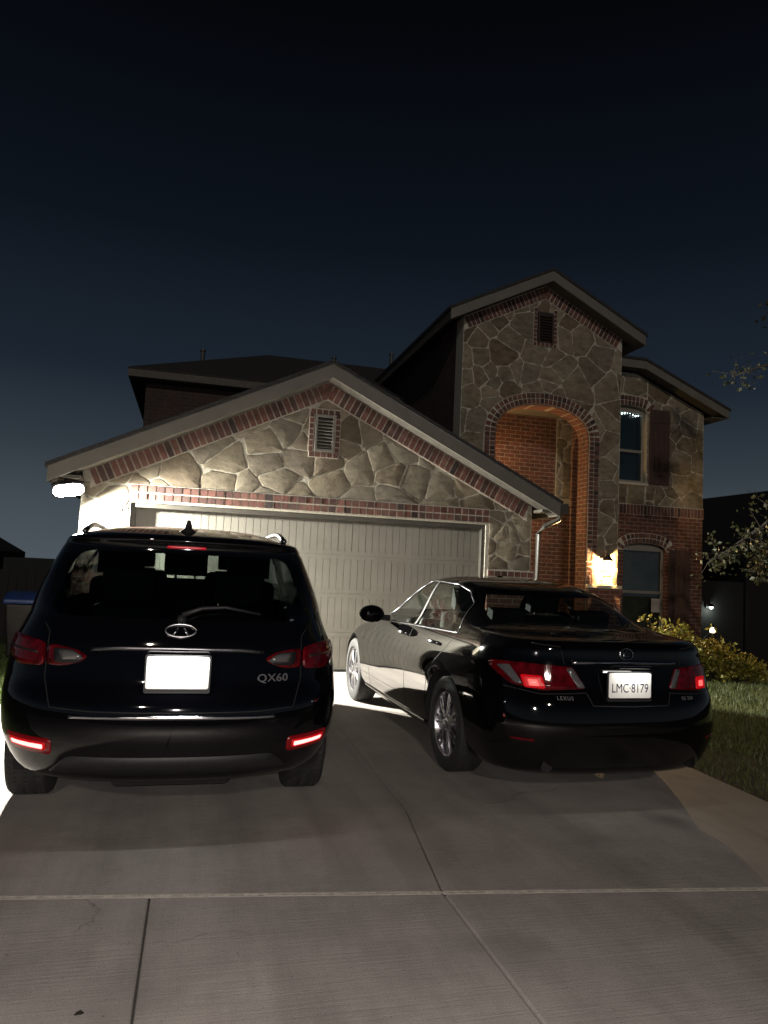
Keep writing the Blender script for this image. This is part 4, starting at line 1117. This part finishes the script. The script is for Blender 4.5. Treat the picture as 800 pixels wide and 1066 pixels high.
    for s in (-1, 1):
        m = MB(); pts = []
        for i in range(11):
            t = i/10; y = .62+t*1.75; pts.append(Vector((s*(.595-.03*abs(2*t-1)), y, 1.552+.014*min(1, 5*min(t, 1-t))+ .055*math.sin(math.pi*t))))
        m.tube(pts, .016, 8); m.build('roof_rail', M['dalloy'], e, smooth=True, local=True)
        m = MB(); c = Vector((s*1.02, 2.72, 1.08)); m.lathe([(-.07, .0), (-.06, .075), (.0, .095), (.06, .07), (.08, 0)], c, 'y', 18); mo = m.build('door_mirror', M['suvpaint'], e, smooth=True, local=True)
        m = MB(); m.tube([(s*.86, 2.75, 1.02), (s*.98, 2.73, 1.05)], .022, 8); m.build('mirror_arm', M['blackplastic'], mo, local=True)
        seam(S, [(1.53, .40), (1.53, 1.10)], 'x', s, e); seam(S, [(2.33, .40), (2.33, 1.08)], 'x', s, e); seam(S, [(3.15, .45), (3.08, 1.02)], 'x', s, e)
        for y in (1.72, 2.50):
            m = MB(); l, n = S.hit(y, .93, 'x', s); m.tube([l+Vector((-s*.01, -.10, 0)), l+Vector((s*.025, -.07, 0)), l+Vector((s*.025, .07, 0)), l+Vector((-s*.01, .10, 0))], .012, 8); m.build('door_handle', M['chrome'], e, smooth=True, local=True)
    m = MB(); m.box(-.30, .30, .22, .60, .24, .35); m.build('muffler', M['liner'], e, local=True, bevel=.03)
    m = MB(); m.tube([(-.55, .98, rad), (.55, .98, rad)], .05, 10); m.build('rear_axle', M['liner'], e, local=True)
suv()

def sedan():
    SX, SY, SZ = .95, .97, .965
    e = empty('parked_sedan', (2.715, 4.06, 0), 'black four door sedan seen from its left rear, white plate with dark characters', 'sedan', rz=R(1.3))
    L = [
     (.235, .36, 4.50, .74, .42, .5, 2.6, 3),
     (.21, .15, 4.70, .83, .46, .6, 2.7, 3),
     (.33, .05, 4.80, .890, .49, .7, 2.7, 2.7),
     (.50, .00, 4.85, .915, .52, .75, 2.7, 2.5),
     (.64, .015, 4.85, .918, .53, .8, 2.7, 2.4),
     (.76, .06, 4.80, .910, .53, .85, 2.7, 2.3),
     (.86, .085, 4.66, .895, .53, .85, 2.7, 2.3),
     (.94, .10, 4.40, .875, .52, .85, 2.7, 2.3),
     (1.00, .105, 4.00, .852, .50, .8, 2.7, 2.3),
     (1.035, .125, 3.72, .832, .50, .7, 2.7, 2.3),
     (1.055, .20, 3.58, .818, .50, .66, 2.8, 2.3),
     (1.072, .36, 3.48, .806, .50, .64, 2.9, 2.3),
     (1.095, .58, 3.38, .790, .50, .62, 2.9, 2.4),
     (1.14, .75, 3.24, .765, .48, .6, 2.8, 2.4),
     (1.22, .92, 3.05, .720, .48, .58, 2.7, 2.5),
     (1.31, 1.12, 2.82, .668, .48, .56, 2.7, 2.5),
     (1.38, 1.33, 2.62, .612, .48, .56, 2.7, 2.5),
     (1.415, 1.53, 2.44, .548, .45, .5, 2.6, 2.5),
     (1.438, 1.73, 2.28, .44, .27, .27, 2.5, 2.4),
     (1.447, 1.87, 2.18, .29, .15, .15, 2.4, 2.3),
     (1.45, 1.96, 2.10, .12, .06, .06, 2.2, 2.2)]
    bm = loft(L, 5, .045, 2.45, 2.5, (SX, SY, SZ), tilt=.024); S = Skin(bm)
    z = lambda v: v*SZ
    rw = round_poly([(-.615, z(1.105)), (.615, z(1.105)), (.515, z(1.312)), (-.515, z(1.312))], [.09, .09, .07, .07])
    rear_glass = cut_out(bm, rw, 'y', -1, lim=(.45, 1.9))
    ws = round_poly([(-.63, z(1.08)), (.63, z(1.08)), (.50, z(1.372)), (-.50, z(1.372))], .07)
    wind = cut_out(bm, ws, 'y', 1, lim=(1.9, 3.7))
    wins = [round_poly([(1.04, z(1.035)), (1.21, z(1.03)), (1.215, z(1.272)), (1.165, z(1.235))], .02),
            round_poly([(1.235, z(1.03)), (1.93, z(1.012)), (1.93, z(1.372)), (1.55, z(1.362)), (1.35, z(1.318)), (1.24, z(1.282))], .03),
            round_poly([(1.99, z(1.010)), (2.90, z(.985)), (2.82, z(1.055)), (2.58, z(1.215)), (2.36, z(1.328)), (2.19, z(1.374)), (1.99, z(1.376))], .025)]
    sides = []
    for s in (-1, 1):
        for o in wins: sides.append((cut_out(bm, o, 'x', s), o, s))
    ra, wb, rad = 1.06, 2.78, .332
    for s in (-1, 1):
        for yy in (ra, ra+wb): wheel_arch(bm, S, e, yy, .375, rad+.01, s)
    bm_obj(bm, 'body', M['sedpaint'], e)
    bm_obj(rear_glass, 'rear_window', M['rglass'], e); bm_obj(wind, 'windscreen', M['cglass'], e)
    for nb, o, s in sides: bm_obj(nb, 'side_window', M['dglass'], e)
    for s in (-1, 1):
        for yy in (ra, ra+wb): wheel(e, s*(.848-.108), yy, rad, .215, s, 7, M['alloy'], True, seed=int(yy*10)+s)
        # bright moulding round the side glass
        ring = [(1.01, z(1.020)), (1.24, z(1.015)), (1.95, z(.997)), (2.96, z(.968)), (2.85, z(1.06)), (2.60, z(1.230)), (2.37, z(1.343)), (2.19, z(1.390)), (1.95, z(1.391)), (1.55, z(1.378)), (1.33, z(1.33)), (1.14, z(1.24))]
        S.ribbon('window_moulding', round_poly(ring, .03), .011, 'x', s, M['mould'], e, off=.003, thick=.005, closed=True)
        S.ribbon('door_pillar', [(1.96, z(1.005)), (1.96, z(1.385))], .046, 'x', s, M['blackplastic'], e, off=.002)
        seam(S, [(1.96, z(1.0)), (1.96, z(.30))], 'x', s, e)
        seam(S, [(1.02, z(1.0)), (1.12, z(.90)), (1.40, z(.70)), (1.48, z(.30))], 'x', s, e)
        seam(S, [(3.02, z(.96)), (3.10, z(.70)), (3.12, z(.30))], 'x', s, e)
        seam(S, [(1.50, z(.275)), (3.34, z(.275))], 'x', s, e)
        S.ribbon('sill_trim', [(1.50, z(.262)), (3.36, z(.262))], .020, 'x', s, M['sedpaint'], e, off=.012, thick=.02)
        for y in (1.38, 2.16):
            l, n = S.hit(y, z(.915), 'x', s); m = MB(); m.tube([l+Vector((-s*.012, -.10, 0)), l+Vector((s*.026, -.075, .002)), l+Vector((s*.03, 0, .004)), l+Vector((s*.026, .075, .002)), l+Vector((-s*.012, .10, 0))], [.010, .014, .015, .014, .010], 10); m.build('door_handle', M['chrome'], e, smooth=True, local=True)
        m = MB(); c = Vector((s*.985, 2.66, z(1.04))); m.lathe([(-.055, 0), (-.05, .075), (-.02, .098), (.03, .092), (.075, .05), (.085, 0)], (0, 0, 0), 'y', 22)
        m.v = [(c.x+v[0]*1.22, c.y+v[1], c.z+v[2]*.84) for v in m.v]; mo = m.build('door_mirror', M['sedpaint'], e, smooth=True, local=True)
        m = MB(); m.tube([(s*.80, 2.70, z(1.0)), (s*.92, 2.67, z(1.01))], [.03, .026], 10); m.build('mirror_arm', M['blackplastic'], mo, local=True)
    # cabin
    m = MB(); m.box(-.70, .70, 1.0, 3.3, .40, .44); m.box(-.60, .60, .66, 1.12, z(1.03), z(1.06)); m.build('cabin_floor', M['cabin'], e, local=True)
    m = MB(); m.obox((0, 2.95, z(.93)), Vector((1, 0, 0)), Vector((0, 1, 0)), Vector((0, 0, 1)), .62, .28, .07); m.build('dashboard', M['cabin'], e, local=True, bevel=.04)
    for x in (-.35, .35): seat(e, x, 2.02, .52, .47, M['cabin'], .56, lean=.22)
    for x in (-.36, 0, .36): seat(e, x, 1.26, .52, .38, M['cabin'], .44, x != 0, lean=.25)
    m = MB(); m.lathe([(-.016, .17), (0, .186), (.016, .17), (0, .154)], (-.35, 2.60, z(.91)), 'y', 28, close=True); m.build('steering_wheel', M['blackplastic'], e, smooth=True, local=True)
    m = MB(); m.obox((0, 2.50, z(1.31)), Vector((1, 0, 0)), Vector((0, 1, 0)), Vector((0, 0, 1)), .115, .014, .032); m.build('rear_view_mirror', M['blackplastic'], e, bevel=.012, local=True)
    # tail lamps wrap the corners
    for s in (-1, 1):
        def X(pts): return [(s*p[0], p[1]) for p in (pts if s > 0 else pts[::-1])]
        tl = S.patch('tail_lamp', X(round_poly([(.30, z(.765)), (.58, z(.745)), (.735, z(.775)), (.805, z(.865)), (.795, z(.905)), (.66, z(.91)), (.37, z(.895))], .02)), 'y', -1, M['lens'], e, off=.006, thick=.02)
        S.patch('reversing_lens', X(round_poly([(.305, z(.77)), (.35, z(.765)), (.415, z(.885)), (.375, z(.89))], .01)), 'y', -1, M['clens'], tl, off=.009, thick=.005)
        S.patch('indicator_lens', X(round_poly([(.665, z(.775)), (.705, z(.78)), (.775, z(.88)), (.72, z(.89))], .01)), 'y', -1, M['clens'], tl, off=.009, thick=.005, step=.015)
        S.patch('reflector_glow_spot', X(round_poly([(.580, z(.772)), (.632, z(.772)), (.640, z(.808)), (.588, z(.808))], .008)), 'y', -1, M['reflsoft'], tl, off=.0095, thick=.005, step=.02)  # flash return painted as a glowing spot; the lamp itself is off
        S.patch('tail_glow_halo', X(round_poly([(.545, z(.755)), (.660, z(.757)), (.675, z(.835)), (.56, z(.833))], .015)), 'y', -1, M['reflhalo'], tl, off=.0085, thick=.004, step=.02)  # painted red halo around the glowing spot, no separate part
        seam(S, X([(.42, z(.91)), (.44, z(1.02)), (.60, z(1.035))]), 'y', -1, e)
        seam(S, X([(0, z(.66)), (.27, z(.665)), (.30, z(.74)), (.58, z(.725)), (.76, z(.755))]), 'y', -1, e)
        m = MB(); m.tube([(s*.52, .13, .262), (s*.52, .46, .27)], [.038, .036], 14); m.build('exhaust_pipe', M['dalloy'], e, smooth=60, local=True, solid=.003)
        S.patch('bumper_reflector', X(round_poly([(.62, z(.43)), (.74, z(.435)), (.74, z(.45)), (.62, z(.447))], .004)), 'y', -1, M['lens'], e, off=.003, thick=.004)
    S.ribbon('chrome_trim', [(-.37, z(.925)), (0, z(.933)), (.37, z(.925))], .020, 'y', -1, M['chrome'], e, off=.012, thick=.014)
    # emblem: oval ring around a slanted stroke
    ov = [(.047*math.cos(2*math.pi*k/36), z(.985)+.034*math.sin(2*math.pi*k/36)) for k in range(36)]
    em = S.ribbon('emblem', ov, .008, 'y', -1, M['chrome'], e, off=.010, thick=.008, closed=True)
    S.ribbon('emblem_stroke', [(.006, z(.985)+.026), (-.022, z(.985)-.014), (.030, z(.985)-.014)], .007, 'y', -1, M['chrome'], em, off=.009, thick=.007)
    S.text('maker_badge', 'LEXUS', .030, (-.44, z(.695)), M['badge'], e, off=.004, thick=.003, spacing=1.25)
    S.text('model_badge', 'ES 350', .030, (.44, z(.695)), M['badge'], e, off=.004, thick=.003, spacing=1.2)
    p, F, y0 = plate(S, e, -.02, z(.795), .30, .152, M['plate'])
    S.text('plate_characters', 'LMC\u00b78179', .078, (-.02, z(.795)-.042), M['ink'], p, off=.0025, thick=.0005, flat=F, spacing=1.0, xscale=.80)
    S.text('plate_heading', 'TEXAS', .026, (-.02, z(.795)+.040), M['ink'], p, off=.0025, thick=.0005, flat=F, spacing=1.2)
    light_local('plate_fill', e, (0, y0-.05, z(.80)+.10), PLATE_FILL*.42, (1, .97, .9), .02, 'AREA', (.22, .02), (R(24), 0, 0))  # fill added to brighten the plate, not a lit car lamp
    m = MB(); m.box(-.14, .14, y0-.06, y0+.03, z(.80)+.105, z(.80)+.115); m.build('plate_hood', M['sedpaint'], e, local=True, bevel=.004)
    m = MB(); m.box(-.45, .45, .28, .62, .19, .27); m.build('muffler', M['liner'], e, local=True, bevel=.03)
    m = MB(); m.tube([(-.5, ra, rad), (.5, ra, rad)], .045, 10); m.build('rear_axle', M['liner'], e, local=True)
    m = MB(); m.lathe([(0, .05), (.02, .03), (.035, 0)], (0, 2.0, z(1.432)), 'z', 14); m.build('roof_antenna', M['sedpaint'], e, smooth=True, local=True)
sedan()

# ------------------------------------------------------------------ planting
def leaf_quads(m, c, n, spread, size, rnd, flat=.0):
    """n separate leaf shaped faces scattered round a point"""
    for _ in range(n):
        p = Vector((rnd.gauss(0, spread), rnd.gauss(0, spread), rnd.gauss(0, spread*.8)))+Vector(c)
        a = Vector((rnd.gauss(0, 1), rnd.gauss(0, 1), rnd.gauss(-.2, .7))).normalized(); b = a.cross(Vector((rnd.gauss(0, 1), rnd.gauss(0, 1), rnd.gauss(0, 1)))).normalized(); nn = a.cross(b)
        L = size*rnd.uniform(.6, 1.25); w = L*rnd.uniform(.28, .42)
        m.add([p, p+a*L*.45+b*w+nn*.006, p+a*L, p+a*L*.45-b*w+nn*.006], [(0, 1, 2, 3)])
def shrub(x, y, rx, ry, h, label, seed, n=90):
    e = empty('golden_shrub', (x, y, -.03), label, 'shrub', 'golden shrubs by the wall')
    rnd = random.Random(seed); st = MB(); lf = MB(); tips = []
    for k in range(n):
        a = rnd.uniform(0, 6.283); r = math.sqrt(rnd.random()); zz = h*(.25+.75*rnd.random()**.6)*(1-.45*r*r)
        t = Vector((x+rx*r*math.cos(a), y+ry*r*math.sin(a), zz)); tips.append(t)
        b = Vector((x+rx*.25*r*math.cos(a), y+ry*.25*r*math.sin(a), -.04)); mid = (t+b)/2+Vector((rnd.gauss(0, .03), rnd.gauss(0, .03), .05))
        st.tube([b, mid, t], [.008, .006, .003], 5, cap=False)
        leaf_quads(lf, t, 15, .055, .065, rnd); leaf_quads(lf, mid, 6, .06, .06, rnd)
    for k in range(8):
        t = Vector((x+rx*rnd.uniform(-.9, .9), y+ry*rnd.uniform(-.8, .8), h*rnd.uniform(.9, 1.12))); st.tube([(x, y, .05), t], [.008, .003], 5, cap=False); leaf_quads(lf, t, 8, .03, .06, rnd)
    st.build('stem', M['bark'], e); lf.build('foliage', M['shrubleaf'], e, recalc=False)
shrub(7.12, 9.75, .52, .50, .82, 'tallest golden leafed shrub, close against the far side of the black sedan', 21, 110)
shrub(7.76, 9.72, .46, .42, .55, 'middle golden shrub below the house corner, lower than the one at its left', 22, 95)
shrub(8.20, 9.55, .30, .30, .34, 'lowest golden shrub at the lawn end of the shrub row', 23, 60)

def oak():
    e = empty('oak_tree', (9.75, 8.3, -.03), 'leafy oak reaching thin dark branches in from the right edge', 'tree')
    rnd = random.Random(11); tr = MB(); lf = MB()
    tr.tube([(9.75, 8.3, -.1), (9.72, 8.32, .9), (9.78, 8.35, 2.0), (9.7, 8.4, 3.2), (9.75, 8.5, 4.6), (9.8, 8.6, 5.8)], [.19, .15, .13, .11, .08, .04], 12)
    tr.build('trunk', M['bark'], e, smooth=True)
    br = MB()
    main = [([(9.72, 8.4, 3.2), (9.1, 8.6, 4.3), (8.5, 8.8, 4.72), (8.0, 8.9, 4.70), (7.55, 9.0, 4.50)], 44, 1),
            ([(9.76, 8.36, 2.2), (9.1, 8.6, 3.0), (8.5, 8.8, 2.75), (8.0, 8.9, 2.30), (7.5, 9.0, 1.93), (7.15, 9.0, 1.72)], 80, 1),
            ([(9.78, 8.35, 2.0), (9.1, 8.7, 2.5), (8.6, 8.9, 2.35), (8.2, 9.0, 1.95), (8.0, 9.0, 1.55)], 70, 1),
            ([(9.75, 8.5, 4.6), (9.2, 8.7, 5.4), (8.7, 8.8, 5.55), (8.35, 8.9, 5.45)], 60, 1),
            ([(9.7, 8.4, 3.0), (9.3, 8.5, 3.5), (8.8, 8.7, 3.5), (8.35, 8.8, 3.3)], 70, 1)]
    for k in range(16):
        a = rnd.uniform(-1.9, 1.9); z = rnd.uniform(2.4, 5.6); L = rnd.uniform(1.0, 2.0); d = Vector((math.cos(a), math.sin(a), .35))
        p = Vector((9.74, 8.42, z)); main.append(([p, p+d*L*.5+Vector((0, 0, .1)), p+d*L], 46, 0))
    for pts, n, thin in main:
        P = [Vector(p) for p in pts]; br.tube(P, [.045-.037*i/(len(P)-1) for i in range(len(P))], 6)
        for k in range(n):
            t = rnd.uniform(.25, 1)*(len(P)-1); i = min(int(t), len(P)-2); p = P[i]+(P[i+1]-P[i])*(t-i)
            q = p+Vector((rnd.gauss(0, .16), rnd.gauss(0, .16), rnd.gauss(-.03, .13))); br.tube([p, q], [.006, .002], 4, cap=False)
            leaf_quads(lf, q, rnd.randint(4, 9), .055, .075, rnd)
    br.build('branch', M['bark'], e, smooth=True); lf.build('crown', M['oakleaf'], e, recalc=False)
oak()

# ------------------------------------------------------------------ beyond the lot
def fence():
    e = empty('wooden_fence', (-6.5, 14.0, -.03), 'low dark wooden board fence left of the house', 'fence')
    m = MB(); x = -12.0; rnd = random.Random(2)
    while x < -1.45:
        m.box(x, x+.138, 14.0, 14.02, -.03, 1.13+rnd.uniform(-.012, .012)); x += .145
    m.build('board_panel', M['fence'], e)
    m = MB(); m.box(-12, -1.45, 14.022, 14.06, .25, .34); m.build('rail', M['fence'], e); m = MB(); m.box(-12, -1.45, 14.022, 14.06, .85, .94); m.build('rail', M['fence'], e)
    for x in (-11.9, -9.5, -7.1, -4.7, -2.3): m = MB(); m.box(x, x+.09, 14.062, 14.15, -.03, 1.08); m.build('post', M['fence'], e)
fence()
def far_house(name, x0, x1, y0, y1, ze, zp, zb, label, over=.4):
    e = empty(name, ((x0+x1)/2, y0, zb), label, 'house')
    m = MB(); m.box(x0, x1, y0, y1, zb-.2, ze); m.build('wall', M['dark'], e)
    cx = (x0+x1)/2; s = (zp-ze)/(cx-x0)
    m = MB(); m.prism(chev(cx, zp+.12, s, x0-over, x1+over, .14), y0-over, y1+over); m.build('roof', M['darkroof'], e)
    m = MB(); m.prism([(x0, ze), (x1, ze), (cx, zp-.04)], y0+.01, y0+.2); m.build('gable_wall', M['dark'], e)
    m = MB(); m.prism(chev(cx, zp-.02, s, x0-over, x1+over, .16), y0-over-.03, y0-over-.002); m.build('fascia', M['shingle'], e)
    for x in (x0+(x1-x0)*.3, x0+(x1-x0)*.68):
        m = MB(); m.box(x-.5, x+.5, y0-.04, y0-.005, zb+1.0, zb+2.3 if ze-zb > 2.6 else ze-.2); w = m.build('window', M['fence'], e)
        m = MB(); m.box(x-.44, x+.44, y0-.052, y0-.042, zb+1.06, (zb+2.24 if ze-zb > 2.6 else ze-.26)); m.build('pane', M['pane'], w)
    return e
far_house('neighbour_house', 19.2, 33.0, 22.0, 34.0, 2.55, 5.9, -1.45, 'dark neighbouring house with sloping roof silhouette at right')
far_house('garden_shed', -9.95, -4.45, 16.4, 20.0, 1.56, 3.1, -.03, 'dark garden shed whose eave shows above the fence at left')
def lamp_wall():
    e = empty('security_lamp', (17.6, 21.9, .62), 'small cool white lamp shining down the dark neighbouring wall', 'lamp')
    m = MB(); m.box(16.9, 19.1, 22.1, 22.3, -1.6, 1.6); ww = m.build('garden_wall', M['dark']); tag(ww, 'dark garden wall carrying the small cool lamp', 'wall')
    m = MB(); m.box(17.5, 17.7, 22.03, 22.098, .66, .82); m.tube([(17.6, 22.03, .75), (17.6, 21.93, .78)], .02, 8); m.build('bracket', M['iron'], e)
    m = MB(); m.lathe([(.06, 0), (.05, .05), (-.04, .10)], (17.6, 21.9, .74), 'z', 16); m.build('lamp_shade', M['iron'], e, smooth=True)
    m = MB(); m.lathe([(-.08, 0), (-.06, .05), (0, .07), (.04, .03)], (17.6, 21.9, .70), 'z', 14); m.build('bulb', M['coolglow'], e, smooth=True)
    light('lamp_light', e, (17.62, 21.86, .58), 16, (.85, 1, .88), .05)
lamp_wall()
def path_light():
    zb = zground(12.9, 16)
    e = empty('path_light', (12.9, 16.0, zb), 'small warm lantern topped path light on the dark lawn past the house corner', 'garden light')
    m = MB(); m.tube([(12.9, 16, zb-.05), (12.9, 16, .24)], .014, 8); m.build('stake', M['iron'], e)
    m = MB(); m.lathe([(.0, .0), (.0, .05), (.02, .065), (.12, .05), (.13, .03)], (12.9, 16, .24), 'z', 12); m.build('lantern_glass', M['warmglow'], e, smooth=40)
    m = MB(); m.lathe([(0, .085), (.03, .07), (.10, .015), (.12, 0)], (12.9, 16, .375), 'z', 12); m.build('cap', M['iron'], e)
    light('path_glow', e, (12.9, 15.9, .30), 2.5, (1, .75, .4), .04)
path_light()
def bin_():
    x, y = -2.05, 11.0
    e = empty('wheeled_bin', (x, y, -.03), 'brown wheeled bin with a blue lid beside the garage', 'bin')
    m = MB(); m.add([(x-.22, y-.25, .03), (x+.22, y-.25, .03), (x+.22, y+.22, .03), (x-.22, y+.22, .03), (x-.27, y-.32, .74), (x+.27, y-.32, .74), (x+.27, y+.28, .74), (x-.27, y+.28, .74)],
                    [(0, 3, 2, 1), (4, 5, 6, 7), (0, 1, 5, 4), (1, 2, 6, 5), (2, 3, 7, 6), (3, 0, 4, 7)]); m.build('body', M['brownbin'], e, bevel=.03)
    m = MB(); m.prism([(y-.36, .745), (y+.31, .745), (y+.31, .80), (y+.1, .90), (y-.20, .88), (y-.36, .80)], x-.29, x+.29, 'x'); m.build('lid', M['blue'], e, bevel=.02)
    m = MB(); m.tube([(x-.22, y+.33, .80), (x+.22, y+.33, .80)], .018, 8); m.build('handle', M['blackplastic'], e)
    for s in (-1, 1):
        m = MB(); m.lathe([(-.03, 0), (-.03, .11), (.03, .11), (.03, 0)], (x+s*.24, y+.24, .09), 'x', 18); m.build('wheel', M['rubber'], e)
bin_()
# litter on the pavement
m = MB(); rnd = random.Random(8)
m.add([(-.252, 2.518, .004), (-.243, 2.510, .008), (-.228, 2.514, .007), (-.224, 2.527, .003), (-.236, 2.536, .007), (-.247, 2.530, .004)], [(0, 1, 2, 3, 4, 5)])
tag(m.build('dead_leaf', M['leafdebris'], solid=.003), 'single dark dead leaf lying on the pavement at lower left', 'leaf')
